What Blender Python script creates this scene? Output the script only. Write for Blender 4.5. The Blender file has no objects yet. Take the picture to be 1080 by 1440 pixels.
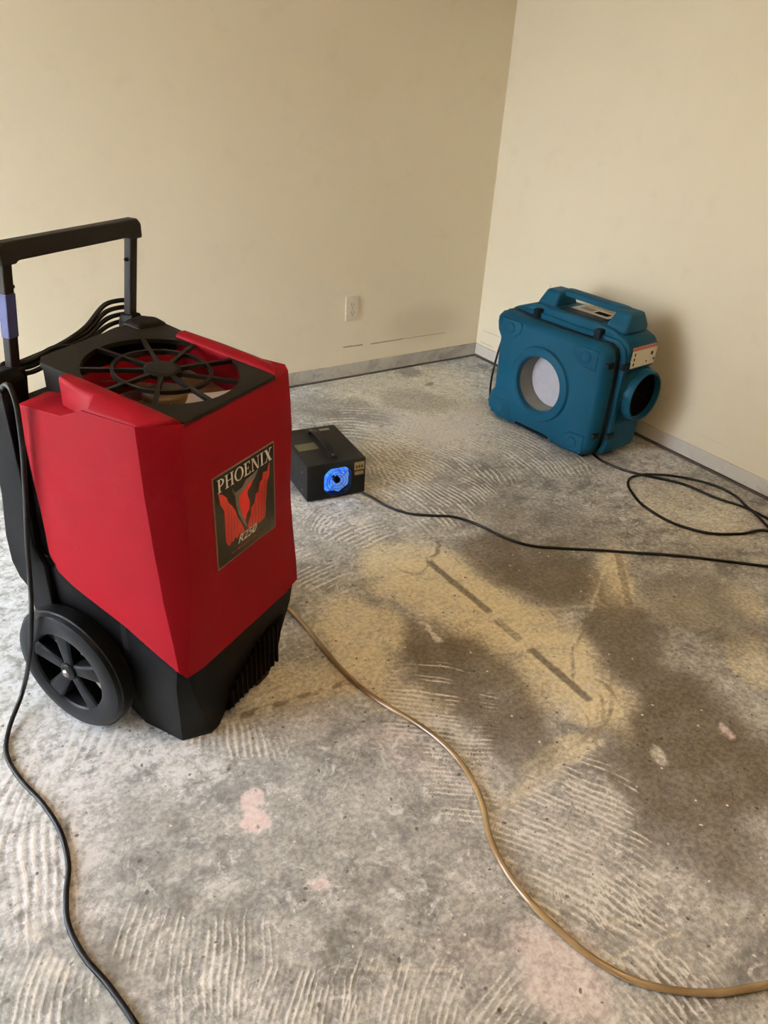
import bpy, bmesh, math, random
import numpy as np
from mathutils import Vector, Matrix

random.seed(7)
sc = bpy.context.scene
COL = sc.collection
PI = math.pi

# ------------------------------------------------------------------ camera
F_PX, W_PX, H_PX, CAM_H = 1060.0, 1080.0, 1440.0, 1.35
PITCH, ROLL, YAW = (math.radians(a) for a in (30.78, 3.66, 34.77))
_f = Vector((math.sin(YAW) * math.cos(PITCH), math.cos(YAW) * math.cos(PITCH), -math.sin(PITCH)))
_r0 = Vector((math.cos(YAW), -math.sin(YAW), 0))
_u0 = _r0.cross(_f)
_r = math.cos(ROLL) * _r0 + math.sin(ROLL) * _u0
_u = -math.sin(ROLL) * _r0 + math.cos(ROLL) * _u0
cam_d = bpy.data.cameras.new('camera')
cam = bpy.data.objects.new('camera', cam_d)
COL.objects.link(cam)
cam_d.sensor_fit = 'VERTICAL'
cam_d.sensor_height = 36.0
cam_d.lens = F_PX / H_PX * 36.0
cam_d.clip_start = 0.02
M = Matrix((_r, _u, -_f)).transposed().to_4x4()
M.translation = (0, 0, CAM_H)
cam.matrix_world = M
sc.camera = cam


def gnd(x, y, z=0.0):
    """a point of the floor (or of height z) as measured in the photograph"""
    d = _f + _r * ((x - 540) / F_PX) - _u * ((y - 720) / F_PX)
    t = (z - CAM_H) / d.z
    return Vector((0, 0, CAM_H)) + d * t


# ------------------------------------------------------------------ light
sc.view_settings.view_transform = 'Standard'
sc.view_settings.look = 'None'
sc.view_settings.gamma = 1.0
sc.view_settings.use_curve_mapping = False
sc.view_settings.exposure = -0.05
world = bpy.data.worlds.new('daylight')
sc.world = world
world.use_nodes = True
wbg = world.node_tree.nodes['Background']
wbg.inputs[0].default_value = (0.90, 0.965, 1.06, 1)
wbg.inputs[1].default_value = 27.0

X_L, X_R, Y_F, Y_B, Z_C = -1.75, 2.650, -2.3, 3.043, 2.44   # the room
WIN = (1.15, 2.95, 0.05, 1.98)                              # glass door in the left wall: y0 y1 z0 z1


def area(name, loc, rot, sx, sy, power, col):
    l = bpy.data.lights.new(name, 'AREA')
    l.shape = 'RECTANGLE'
    l.size, l.size_y, l.energy, l.color = sx, sy, power, col
    o = bpy.data.objects.new(name, l)
    COL.objects.link(o)
    o.location, o.rotation_euler = loc, rot
    return o


# the sky comes in through the glass door: a portal guides its sampling
portal = area('door_portal', (X_L - 0.13, (WIN[0] + WIN[1]) / 2, (WIN[2] + WIN[3]) / 2), (0, -PI / 2, 0),
              WIN[3] - WIN[2], WIN[1] - WIN[0], 1, (1, 1, 1))
portal.data.cycles.is_portal = True
# warm ceiling lamp behind the camera
lamp_d = bpy.data.lights.new('ceiling_lamp_bulb', 'POINT')
lamp_d.energy, lamp_d.color, lamp_d.shadow_soft_size = 115, (1.0, 0.60, 0.26), 0.04
lamp = bpy.data.objects.new('ceiling_lamp_bulb', lamp_d)
COL.objects.link(lamp)
lamp.location = (0.9, 0.2, 2.20)

# ------------------------------------------------------------------ materials
MATS = {}


def nt(name):
    m = bpy.data.materials.new(name)
    m.use_nodes = True
    t = m.node_tree
    return m, t, t.nodes, t.links, t.nodes['Principled BSDF']


def plastic(name, col, rough=0.5, var=0.12, scale=14.0, bump=0.02, metal=0.0, spec=0.5, dirt=None, dirt_amt=0.3, fine=220.0):
    """moulded plastic / painted metal: colour with slow variation, scuffs, fine grain"""
    if name in MATS:
        return MATS[name]
    m, t, N, L, b = nt(name)
    tc = N.new('ShaderNodeTexCoord')
    n1 = N.new('ShaderNodeTexNoise'); n1.inputs['Scale'].default_value = scale; n1.inputs['Detail'].default_value = 6
    L.new(tc.outputs['Object'], n1.inputs['Vector'])
    mix = N.new('ShaderNodeMix'); mix.data_type = 'RGBA'
    mix.inputs[6].default_value = (*[c * (1 - var) for c in col], 1)
    mix.inputs[7].default_value = (*[min(1, c * (1 + var)) for c in col], 1)
    L.new(n1.outputs['Fac'], mix.inputs[0])
    out = mix.outputs[2]
    if dirt:
        n2 = N.new('ShaderNodeTexNoise'); n2.inputs['Scale'].default_value = scale * 0.6; n2.inputs['Detail'].default_value = 9
        n2.inputs['Roughness'].default_value = 0.7
        L.new(tc.outputs['Object'], n2.inputs['Vector'])
        mr = N.new('ShaderNodeMapRange'); mr.inputs[1].default_value = 0.52; mr.inputs[2].default_value = 0.78
        mr.inputs[4].default_value = dirt_amt
        L.new(n2.outputs['Fac'], mr.inputs[0])
        m2 = N.new('ShaderNodeMix'); m2.data_type = 'RGBA'
        L.new(mr.outputs[0], m2.inputs[0]); L.new(out, m2.inputs[6])
        m2.inputs[7].default_value = (*dirt, 1)
        out = m2.outputs[2]
    L.new(out, b.inputs['Base Color'])
    b.inputs['Roughness'].default_value = rough
    b.inputs['Metallic'].default_value = metal
    b.inputs['Specular IOR Level'].default_value = spec
    if bump:
        n3 = N.new('ShaderNodeTexNoise'); n3.inputs['Scale'].default_value = fine; n3.inputs['Detail'].default_value = 3
        L.new(tc.outputs['Object'], n3.inputs['Vector'])
        bp = N.new('ShaderNodeBump'); bp.inputs['Strength'].default_value = bump * 5; bp.inputs['Distance'].default_value = 0.002
        L.new(n3.outputs['Fac'], bp.inputs['Height']); L.new(bp.outputs[0], b.inputs['Normal'])
    MATS[name] = m
    return m


def emis(name, col, strength, base=(0.02, 0.02, 0.03)):
    m, t, N, L, b = nt(name)
    b.inputs['Base Color'].default_value = (*base, 1)
    b.inputs['Emission Color'].default_value = (*col, 1)
    b.inputs['Emission Strength'].default_value = strength
    return m


RED = plastic('red plastic', (0.215, 0.004, 0.009), 0.55, 0.08, 9, 0.03, spec=0.07, dirt=(0.32, 0.03, 0.04), dirt_amt=0.20)
BLACK = plastic('black plastic', (0.0045, 0.0045, 0.005), 0.45, 0.25, 18, 0.05, spec=0.06, dirt=(0.03, 0.029, 0.026), dirt_amt=0.22)
BLACK_MATTE = plastic('black grille plastic', (0.008, 0.0066, 0.005), 0.55, 0.2, 20, 0.03, spec=0.14, dirt=(0.028, 0.025, 0.02), dirt_amt=0.3)
RUBBER = plastic('black rubber', (0.005, 0.0058, 0.0068), 0.34, 0.2, 25, 0.02, spec=0.10, dirt=(0.06, 0.058, 0.054), dirt_amt=0.14)
CORD = plastic('cord rubber', (0.006, 0.006, 0.006), 0.5, 0.2, 30, 0.0, spec=0.25, dirt=(0.05, 0.075, 0.065), dirt_amt=0.3)
HANDLE = plastic('brown black painted steel', (0.008, 0.0056, 0.0046), 0.5, 0.2, 30, 0.02, spec=0.18)
BLUE = plastic('blue plastic', (0.003, 0.048, 0.088), 0.5, 0.10, 12, 0.04, spec=0.10, dirt=(0.018, 0.065, 0.095), dirt_amt=0.25)
NAVY = plastic('dark latch rubber', (0.005, 0.010, 0.017), 0.5, 0.2, 30, 0.0, spec=0.12)
TAPE = plastic('blue tape', (0.028, 0.036, 0.13), 0.6, 0.25, 40, 0.05)
STEEL = plastic('dull steel', (0.35, 0.34, 0.32), 0.35, 0.15, 60, 0.02, metal=0.9)
GREYIN = plastic('grey housing', (0.36, 0.34, 0.31), 0.5, 0.15, 20, 0.02)
BROWN = plastic('brown fan blade', (0.12, 0.065, 0.035), 0.4, 0.2, 30, 0.0)
PALE = plastic('pale plastic', (0.62, 0.60, 0.66), 0.5, 0.1, 20, 0.0)
FILTER = plastic('white filter mesh', (0.40, 0.375, 0.40), 0.8, 0.14, 40, 0.06)
OLIVE = plastic('olive grey duct liner', (0.16, 0.155, 0.125), 0.6, 0.25, 10, 0.03)
DARK = plastic('deep black', (0.003, 0.0026, 0.0022), 0.8, 0.1, 20, 0.0, spec=0.04)
BOXBLK = plastic('black painted metal', (0.006, 0.006, 0.007), 0.45, 0.2, 30, 0.03, spec=0.14, dirt=(0.04, 0.04, 0.036), dirt_amt=0.25)
LABELBLK = plastic('black label print', (0.010, 0.009, 0.006), 0.25, 0.2, 30, 0.0)
GOLD = plastic('bronze label line', (0.24, 0.155, 0.09), 0.35, 0.1, 40, 0.0)
INK_W = plastic('white label print', (0.72, 0.69, 0.62), 0.4, 0.05, 40, 0.0)
INK_R = plastic('red label print', (0.55, 0.022, 0.012), 0.35, 0.1, 60, 0.0)
INK_R2 = plastic('bright red label print', (0.72, 0.012, 0.008), 0.35, 0.08, 60, 0.0)
INK_DR = plastic('dark red label print', (0.20, 0.012, 0.008), 0.35, 0.1, 60, 0.0)
INK_G = plastic('grey label print', (0.16, 0.14, 0.12), 0.4, 0.2, 60, 0.0)
CREAMST = plastic('cream sticker', (0.56, 0.50, 0.37), 0.5, 0.1, 60, 0.0)
REDST = plastic('faded red sticker band', (0.30, 0.075, 0.045), 0.5, 0.1, 60, 0.0)
TANST = plastic('tan sticker', (0.23, 0.155, 0.06), 0.5, 0.2, 80, 0.0)
OLIVEST = plastic('olive tape patch', (0.085, 0.070, 0.028), 0.4, 0.3, 40, 0.0)
OUTLET = plastic('ivory outlet plastic', (0.64, 0.56, 0.42), 0.35, 0.05, 20, 0.0)
SLOT = plastic('outlet slot', (0.05, 0.042, 0.03), 0.6, 0.1, 20, 0.0)
WHITEFRAME = plastic('white window frame', (0.75, 0.75, 0.73), 0.4, 0.05, 20, 0.0)


def glass_mat():
    m, t, N, L, b = nt('window glass')
    b.inputs['Base Color'].default_value = (1, 1, 1, 1)
    b.inputs['Roughness'].default_value = 0.0
    b.inputs['Transmission Weight'].default_value = 1.0
    b.inputs['IOR'].default_value = 1.01
    return m


GLASS = glass_mat()


def hose_mat():
    m, t, N, L, b = nt('amber clear hose')
    tc = N.new('ShaderNodeTexCoord')
    n = N.new('ShaderNodeTexNoise'); n.inputs['Scale'].default_value = 9; n.inputs['Detail'].default_value = 5
    L.new(tc.outputs['Object'], n.inputs['Vector'])
    cr = N.new('ShaderNodeValToRGB')
    cr.color_ramp.elements[0].position = 0.3; cr.color_ramp.elements[0].color = (0.20, 0.115, 0.04, 1)
    cr.color_ramp.elements[1].position = 0.75; cr.color_ramp.elements[1].color = (0.42, 0.29, 0.13, 1)
    L.new(n.outputs['Fac'], cr.inputs[0]); L.new(cr.outputs[0], b.inputs['Base Color'])
    b.inputs['Roughness'].default_value = 0.16
    b.inputs['Transmission Weight'].default_value = 0.25
    b.inputs['Coat Weight'].default_value = 0.4
    return m


HOSE = hose_mat()

# ------------------------------------------------------------------ mesh helpers


def fin(name, bm, mat, parent=None, bevel=0.0, seg=2, smooth=None, bev_angle=30, solid=0.0):
    bmesh.ops.remove_doubles(bm, verts=bm.verts, dist=1e-6)
    bmesh.ops.recalc_face_normals(bm, faces=bm.faces)
    me = bpy.data.meshes.new(name)
    bm.to_mesh(me); bm.free()
    o = bpy.data.objects.new(name, me)
    COL.objects.link(o)
    if parent:
        o.parent = parent
    if mat:
        me.materials.append(mat)
    if solid:
        s = o.modifiers.new('solid', 'SOLIDIFY'); s.thickness = solid; s.offset = -1
    if bevel:
        b = o.modifiers.new('bevel', 'BEVEL'); b.width = bevel; b.segments = seg
        b.limit_method = 'ANGLE'; b.angle_limit = math.radians(bev_angle); b.harden_normals = False
    if smooth is not None:
        for p in me.polygons:
            p.use_smooth = True
        if smooth < 180:
            me.set_sharp_from_angle(angle=math.radians(smooth))
    return o


def empty(name, loc=(0, 0, 0), rz=0.0, label=None, cat=None, group=None):
    o = bpy.data.objects.new(name, None)
    COL.objects.link(o)
    o.location = loc; o.rotation_euler = (0, 0, rz)
    o.empty_display_size = 0.1
    tag(o, label, cat, group)
    return o


def tag(o, label=None, cat=None, group=None, kind=None):
    if label: o['label'] = label
    if cat: o['category'] = cat
    if group: o['group'] = group
    if kind: o['kind'] = kind
    return o


def box(bm, x0, x1, y0, y1, z0, z1):
    v = [bm.verts.new(p) for p in ((x0, y0, z0), (x1, y0, z0), (x1, y1, z0), (x0, y1, z0), (x0, y0, z1), (x1, y0, z1), (x1, y1, z1), (x0, y1, z1))]
    for f in ((0, 3, 2, 1), (4, 5, 6, 7), (0, 1, 5, 4), (1, 2, 6, 5), (2, 3, 7, 6), (3, 0, 4, 7)):
        bm.faces.new([v[i] for i in f])
    return v


def loft(bm, rings, closed=True, cap0=True, cap1=True):
    R = [[bm.verts.new(p) for p in r] for r in rings]
    n = len(R[0])
    for a, b in zip(R, R[1:]):
        for i in range(n if closed else n - 1):
            j = (i + 1) % n
            bm.faces.new((a[i], a[j], b[j], b[i]))
    if cap0: bm.faces.new(list(reversed(R[0])))
    if cap1: bm.faces.new(R[-1])
    return R


def prism(bm, poly, lo, hi, f):
    """poly 2-D, f(a, b, h) -> point; extruded from lo to hi"""
    loft(bm, [[f(a, b, lo) for a, b in poly], [f(a, b, hi) for a, b in poly]])


def circ(n, r, c=(0, 0), ph=0.0):
    return [(c[0] + r * math.cos(2 * PI * i / n + ph), c[1] + r * math.sin(2 * PI * i / n + ph)) for i in range(n)]


def spline(pts, sub=10):
    P = [Vector(p) for p in pts]
    out = []
    for i in range(len(P) - 1):
        p0 = P[i - 1] if i else P[0] * 2 - P[1]
        p1, p2 = P[i], P[i + 1]
        p3 = P[i + 2] if i + 2 < len(P) else P[-1] * 2 - P[-2]
        # centripetal-ish: plain Catmull-Rom with limited tangents
        d = (p2 - p1).length
        t1 = (p2 - p0); t2 = (p3 - p1)
        t1 = t1.normalized() * d if t1.length > 1e-9 else t1
        t2 = t2.normalized() * d if t2.length > 1e-9 else t2
        for k in range(sub):
            t = k / sub
            h = (2 * t**3 - 3 * t**2 + 1, t**3 - 2 * t**2 + t, -2 * t**3 + 3 * t**2, t**3 - t**2)
            out.append(p1 * h[0] + t1 * h[1] + p2 * h[2] + t2 * h[3])
    out.append(P[-1].copy())
    return out


def tube(bm, path, r, n=10, cap=True):
    path = [Vector(p) for p in path]
    rings = []
    up = None
    for i, p in enumerate(path):
        a = path[max(0, i - 1)]; b = path[min(len(path) - 1, i + 1)]
        t = (b - a).normalized()
        if up is None:
            up = Vector((0, 0, 1)) if abs(t.z) < 0.9 else Vector((1, 0, 0))
        s = t.cross(up)
        if s.length < 1e-6: s = t.orthogonal()
        s.normalize(); up2 = s.cross(t).normalized(); up = up2
        rr = r[i] if isinstance(r, (list, tuple)) else r
        rings.append([p + s * (rr * math.cos(2 * PI * k / n)) + up2 * (rr * math.sin(2 * PI * k / n)) for k in range(n)])
    loft(bm, rings, cap0=cap, cap1=cap)


def lathe(bm, prof, n, f, cap0=False, cap1=False):
    """prof: (r, h) list; f(x, y, h) -> point"""
    loft(bm, [[f(r * math.cos(2 * PI * i / n), r * math.sin(2 * PI * i / n), h) for i in range(n)] for r, h in prof], cap0=cap0, cap1=cap1)


def ray_poly(poly, c, ang):
    """distance from c to the polygon outline in direction ang"""
    dx, dy = math.cos(ang), math.sin(ang)
    best = 0
    for (ax, ay), (bx, by) in zip(poly, poly[1:] + poly[:1]):
        ex, ey = bx - ax, by - ay
        den = dx * ey - dy * ex
        if abs(den) < 1e-12: continue
        t = ((ax - c[0]) * ey - (ay - c[1]) * ex) / den
        s = ((ax - c[0]) * dy - (ay - c[1]) * dx) / den
        if -1e-9 <= s <= 1 + 1e-9 and t > best: best = t
    return best


def radial(poly, c, n, extra=True):
    angs = [2 * PI * i / n for i in range(n)]
    if extra:
        for p in poly:
            a = math.atan2(p[1] - c[1], p[0] - c[0]) % (2 * PI)
            k = min(range(len(angs)), key=lambda i: abs((angs[i] - a + PI) % (2 * PI) - PI))
            angs[k] = a
    angs = sorted(angs)
    return angs, [(c[0] + ray_poly(poly, c, a) * math.cos(a), c[1] + ray_poly(poly, c, a) * math.sin(a)) for a in angs]


def lerp_tab(tab, x):
    if x <= tab[0][0]: return tab[0][1]
    for (a, va), (b, vb) in zip(tab, tab[1:]):
        if x <= b: return va + (vb - va) * (x - a) / (b - a)
    return tab[-1][1]


# ------------------------------------------------------------------ floor
def mapped(N, L, P, loc, rotz, scale):
    mp = N.new('ShaderNodeMapping'); mp.vector_type = 'TEXTURE'
    mp.inputs['Location'].default_value = loc
    mp.inputs['Rotation'].default_value = (0, 0, rotz)
    mp.inputs['Scale'].default_value = scale
    L.new(P, mp.inputs['Vector'])
    return mp.outputs[0]


class G:
    """small expression helper over shader math nodes"""
    def __init__(s, t): s.t, s.N, s.L = t, t.nodes, t.links
    def _set(s, sock, v):
        if isinstance(v, (int, float)): sock.default_value = v
        elif isinstance(v, tuple): sock.default_value = v
        else: s.L.new(v, sock)
    def m(s, op, a, b=0.0, c=None, clamp=False):
        n = s.N.new('ShaderNodeMath'); n.operation = op; n.use_clamp = clamp
        s._set(n.inputs[0], a); s._set(n.inputs[1], b)
        if c is not None: s._set(n.inputs[2], c)
        return n.outputs[0]
    def vm(s, op, a, b=None, out=0):
        n = s.N.new('ShaderNodeVectorMath'); n.operation = op
        s._set(n.inputs[0], a)
        if b is not None: s._set(n.inputs[1], b)
        return n.outputs[out]
    def length(s, a):
        n = s.N.new('ShaderNodeVectorMath'); n.operation = 'LENGTH'; s.L.new(a, n.inputs[0]); return n.outputs['Value']
    def mr(s, v, a, b, c=0.0, d=1.0, smooth=True):
        n = s.N.new('ShaderNodeMapRange'); n.interpolation_type = 'SMOOTHSTEP' if smooth else 'LINEAR'
        s._set(n.inputs[0], v)
        for i, x in zip((1, 2, 3, 4), (a, b, c, d)): n.inputs[i].default_value = x
        return n.outputs[0]
    def noise(s, P, scale, detail=4, rough=0.55, dist=0.0, col=False):
        n = s.N.new('ShaderNodeTexNoise'); s.L.new(P, n.inputs['Vector'])
        n.inputs['Scale'].default_value = scale; n.inputs['Detail'].default_value = detail
        n.inputs['Roughness'].default_value = rough; n.inputs['Distortion'].default_value = dist
        return n.outputs['Color' if col else 'Fac']
    def mix(s, f, a, b, mode='MIX'):
        n = s.N.new('ShaderNodeMix'); n.data_type = 'RGBA'; n.blend_type = mode
        s._set(n.inputs[0], f)
        for i, v in ((6, a), (7, b)):
            if isinstance(v, tuple): n.inputs[i].default_value = (*v, 1)
            else: s.L.new(v, n.inputs[i])
        return n.outputs[2]
    def sep(s, v):
        n = s.N.new('ShaderNodeSeparateXYZ'); s.L.new(v, n.inputs[0]); return n.outputs
    def attrv(s, name):
        n = s.N.new('ShaderNodeAttribute'); n.attribute_name = name; return n.outputs['Vector']
    def attr(s, name):
        n = s.N.new('ShaderNodeAttribute'); n.attribute_name = name; return n.outputs['Fac']


def gxy(p): 
    q = gnd(*p); return (q.x, q.y)


def floor_material():
    m, t, N, L, b = nt('bare concrete')
    g = G(t)
    tc = N.new('ShaderNodeTexCoord')
    P = tc.outputs['Object']
    W = g.attrv('warp_broad')      # floor coordinates wobbled by slow and by quick noise
    W2 = g.attrv('warp_fine')
    # base concrete
    big = g.noise(W, 2.6, 3, 0.6)
    mid = g.noise(W2, 11.0, 6, 0.66)
    fine = g.noise(P, 80.0, 3, 0.7)
    c = g.mix(g.mr(mid, 0.36, 0.63), (0.150, 0.147, 0.133), (0.43, 0.435, 0.415))
    c = g.mix(g.mr(big, 0.38, 0.66, 0, 0.5), c, (0.45, 0.46, 0.45))
    # chalky residue smears, with bright daylight painted in as whitening
    smear = g.noise(W, 17.0, 5, 0.74, 1.2)
    chalk_daylight = g.m('ADD', g.attr('chalk_daylight'), g.mr(smear, 0.50, 0.66, 0.0, 0.75), clamp=True)
    chalk_daylight = g.m('MULTIPLY', chalk_daylight, g.mr(g.noise(W2, 26.0, 4, 0.72), 0.34, 0.62), clamp=True)
    chalk_daylight = g.m('MULTIPLY', chalk_daylight, g.m('SUBTRACT', 1.0, g.m('MULTIPLY', g.attr('brown_patch'), 0.85)), clamp=True)
    c = g.mix(g.m('MULTIPLY', chalk_daylight, 0.9), c, (0.80, 0.82, 0.835))
    # tan patches and darker brown patches
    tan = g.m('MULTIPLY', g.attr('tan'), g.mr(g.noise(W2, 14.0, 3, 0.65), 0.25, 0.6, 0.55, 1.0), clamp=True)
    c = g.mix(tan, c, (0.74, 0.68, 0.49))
    brown_patch = g.m('MULTIPLY', g.attr('brown_patch'), g.mr(g.noise(W2, 10.0, 4, 0.65), 0.2, 0.62, 0.72, 1.0), clamp=True)
    c = g.mix(brown_patch, c, (0.125, 0.102, 0.070))
    h = g.m('MULTIPLY', fine, 0.25)

    # marks of the floor, held as attributes of its mesh
    brk = g.mr(g.noise(W2, 42.0, 2, 0.6), 0.30, 0.50, 0.25, 1.0)
    c = g.mix(g.m('MULTIPLY', g.mr(g.attr('ridge'), -0.05, -0.5, 0, 0.42), brk), c, (0.17, 0.15, 0.115))
    c = g.mix(g.m('MULTIPLY', g.mr(g.attr('ridge'), 0.04, 0.50, 0, 0.80), brk), c, (0.78, 0.78, 0.745))
    h = g.m('ADD', h, g.m('MULTIPLY', g.attr('ridge'), 0.6))
    c = g.mix(g.attr('dark'), c, (0.155, 0.128, 0.088))
    c = g.mix(g.attr('light'), c, (0.64, 0.60, 0.50))
    c = g.mix(g.m('MULTIPLY', g.attr('scrape'), g.mr(g.noise(P, 28.0, 3, 0.6), 0.3, 0.55, 0.25, 1.0)), c, (0.19, 0.145, 0.075))
    c = g.mix(g.attr('white'), c, (0.67, 0.65, 0.60))
    c = g.mix(g.attr('pink'), c, (0.80, 0.69, 0.69))
    c = g.mix(g.attr('spot'), c, (0.14, 0.11, 0.09))

    # specks
    def specks(scale, thr, keep, col, amt):
        nonlocal c
        vo = N.new('ShaderNodeTexVoronoi'); vo.inputs['Scale'].default_value = scale
        vo.inputs['Randomness'].default_value = 1.0; vo.voronoi_dimensions = '2D'
        L.new(W2, vo.inputs['Vector'])
        r, gg, bb = g.sep(vo.outputs['Color'])
        k = g.m('MULTIPLY', g.mr(vo.outputs['Distance'], thr * 0.6, thr, 1, 0), g.m('GREATER_THAN', r, keep))
        c = g.mix(g.m('MULTIPLY', k, amt), c, col)

    specks(12.0, 0.055, 0.60, (0.055, 0.042, 0.028), 0.85)
    specks(31.0, 0.09, 0.82, (0.07, 0.055, 0.04), 0.7)
    specks(21.0, 0.07, 0.86, (0.78, 0.77, 0.74), 0.75)
    # fine grain
    c = g.mix(0.65, c, g.mix(g.mr(fine, 0.34, 0.66), (0.26, 0.26, 0.26), (0.76, 0.76, 0.76)), 'OVERLAY')
    L.new(c, b.inputs['Base Color'])
    L.new(g.mr(mid, 0.3, 0.7, 0.42, 0.68), b.inputs['Roughness'])
    b.inputs['Specular IOR Level'].default_value = 0.35
    hh = h
    bp = N.new('ShaderNodeBump'); bp.inputs['Strength'].default_value = 0.35; bp.inputs['Distance'].default_value = 0.004
    L.new(hh, bp.inputs['Height']); L.new(bp.outputs[0], b.inputs['Normal'])
    return m


FLOOR_RIDGES = [
    ((600, 665), (690, 735), (640, 610), (560, 640), (680, 700), 0.020, 0.75),
    ((560, 640), (580, 690), (610, 620), (540, 600), (600, 660), 0.022, 0.6),
    ((505, 745), (570, 760), (500, 715), (480, 765), (545, 735), 0.022, 0.8),
    ((450, 735), (480, 745), (445, 715), (440, 760), (460, 715), 0.018, 0.9),
    ((760, 630), (830, 670), (790, 600), (735, 615), (800, 655), 0.022, 0.7),
    ((620, 1010), (720, 1030), (620, 930), (560, 1000), (680, 1008), 0.014, 0.85),
    ((800, 1190), (930, 1290), (860, 1110), (720, 1130), (860, 1200), 0.015, 0.75),
    ((900, 1290), (1020, 1380), (960, 1230), (840, 1240), (960, 1310), 0.016, 0.6),
    ((40, 1200), (110, 1230), (45, 1080), (20, 1260), (45, 1120), 0.017, 0.8),
    ((330, 1030), (430, 1045), (330, 995), (335, 1060), (330, 1010), 0.016, 0.8),
    ((300, 1330), (420, 1360), (310, 1250), (310, 1400), (330, 1280), 0.012, 0.65),
    ((40, 1380), (140, 1430), (60, 1310), (30, 1430), (55, 1330), 0.014, 0.65),
    ((560, 1390), (700, 1430), (580, 1310), (560, 1440), (600, 1330), 0.012, 0.5),
    ((100, 1050), (230, 1070), (110, 1010), (90, 1090), (120, 1020), 0.02, 0.55),
    ((520, 600), (600, 625), (545, 570), (470, 590), (580, 600), 0.03, 0.5),
    ((650, 1100), (720, 1120), (650, 1040), (600, 1085), (700, 1095), 0.013, 0.7),
    ((860, 1130), (960, 1200), (890, 1080), (800, 1110), (910, 1165), 0.016, 0.6),
    ((960, 1390), (1060, 1420), (975, 1330), (930, 1340), (1000, 1420), 0.014, 0.7),
    ((420, 1400), (500, 1420), (430, 1330), (420, 1440), (440, 1340), 0.011, 0.8),
    ((700, 1400), (800, 1430), (720, 1340), (690, 1420), (740, 1350), 0.013, 0.55),
    ((180, 1300), (260, 1330), (190, 1240), (170, 1350), (200, 1260), 0.015, 0.45),
    ((620, 860), (660, 880), (625, 845), (590, 850), (640, 868), 0.014, 0.45),
    ((660, 640), (730, 680), (690, 615), (620, 620), (720, 680), 0.02, 0.5),
    ((950, 700), (1040, 735), (970, 680), (900, 690), (1010, 725), 0.02, 0.35),
    ((450, 800), (520, 820), (460, 770), (430, 815), (500, 790), 0.02, 0.5),
]
FLOOR_STRIPS = [
    ((602, 789), (690, 862), 0.026, 'dark', 0.87),
    ((697, 872), (732, 900), 0.026, 'dark', 0.72),
    ((745, 912), (830, 985), 0.026, 'dark', 0.92),
    ((690, 862), (745, 912), 0.016, 'light', 0.35),
    ((855, 857), (907, 905), 0.024, 'dark', 0.65),
    ((868, 778), (886, 852), 0.026, 'dark', 0.57),
    ((795, 790), (832, 825), 0.022, 'dark', 0.5),
    ((838, 800), (850, 850), 0.022, 'dark', 0.45),
    ((325, 1012), (500, 955), 0.020, 'dark', 0.85, 60.0),
    ((540, 940), (760, 915), 0.008, 'dark', 0.4, 12.0),
    ((985, 1100), (1085, 1155), 0.012, 'dark', 0.5),
    ((700, 862), (838, 852), 0.016, 'light', 0.4),
    ((830, 860), (850, 800), 0.010, 'light', 0.4),
    ((700, 1135), (850, 1040), 0.022, 'light', 0.45),
    ((690, 1148), (800, 1085), 0.010, 'light', 0.5),
    ((840, 1300), (885, 1290), 0.005, 'light', 0.7),
    ((850, 1350), (960, 1310), 0.006, 'light', 0.6),
    ((520, 1315), (600, 1325), 0.003, 'light', 0.7),
    ((505, 1362), (645, 1365), 0.003, 'light', 0.7),
    ((985, 905), (1080, 870), 0.006, 'dark', 0.35, 14.0),
    ((190, 1330), (275, 1275), 0.014, 'dark', 0.6, 45.0),
]
FLOOR_ARCS = [
    ((595, 770), (617, 772), (600, 755), (612, 770), 0.07, 0.010, 0.8),
    ((560, 770), (600, 792), (560, 800), (585, 795), 0.07, 0.010, 0.5),
    ((790, 1000), (862, 990), (800, 950), (850, 1000), 0.13, 0.010, 0.75),
    ((790, 1010), (850, 1000), (800, 962), (840, 1010), 0.10, 0.007, 0.65),
    ((880, 930), (805, 935), (880, 850), (805, 920), 0.14, 0.008, 0.6),
    ((770, 1020), (838, 1060), (780, 960), (845, 1040), 0.12, 0.007, 0.5),
    ((640, 1030), (860, 960), (660, 930), (800, 955), 0.22, 0.006, 0.35),
]
FLOOR_SPLASH = [
    ((351, 1125), (364, 1128), (354, 1108), 'pink', 0.9, 0.18),
    ((357, 1157), (379, 1165), (362, 1140), 'pink', 0.95, 0.14),
    ((363, 1166), (367, 1167), (363, 1163), 'spot', 0.9, 0.3),
    ((448, 1245), (462, 1250), (450, 1235), 'pink', 0.7, 0.4),
    ((605, 888), (620, 898), (600, 878), 'white', 0.8, 0.25),
    ((503, 735), (517, 738), (505, 729), 'white', 0.85, 0.2),
    ((605, 602), (660, 612), (612, 585), 'white', 0.75, 0.35),
    ((668, 588), (700, 596), (672, 574), 'white', 0.5, 0.5),
    ((645, 598), (690, 604), (650, 588), 'white', 0.5, 0.5),
    ((575, 523), (592, 526), (577, 516), 'spot', 0.6, 0.4),
    ((604, 540), (608, 538), (602, 538), 'spot', 0.8, 0.4),
    ((1020, 1025), (1028, 1030), (1021, 1018), 'pink', 0.6, 0.4),
    ((925, 1062), (938, 1070), (928, 1055), 'white', 0.6, 0.4),
    ((52, 1305), (62, 1310), (55, 1293), 'white', 0.7, 0.4),
    ((75, 1362), (98, 1372), (80, 1345), 'white', 0.6, 0.5),
]
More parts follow.
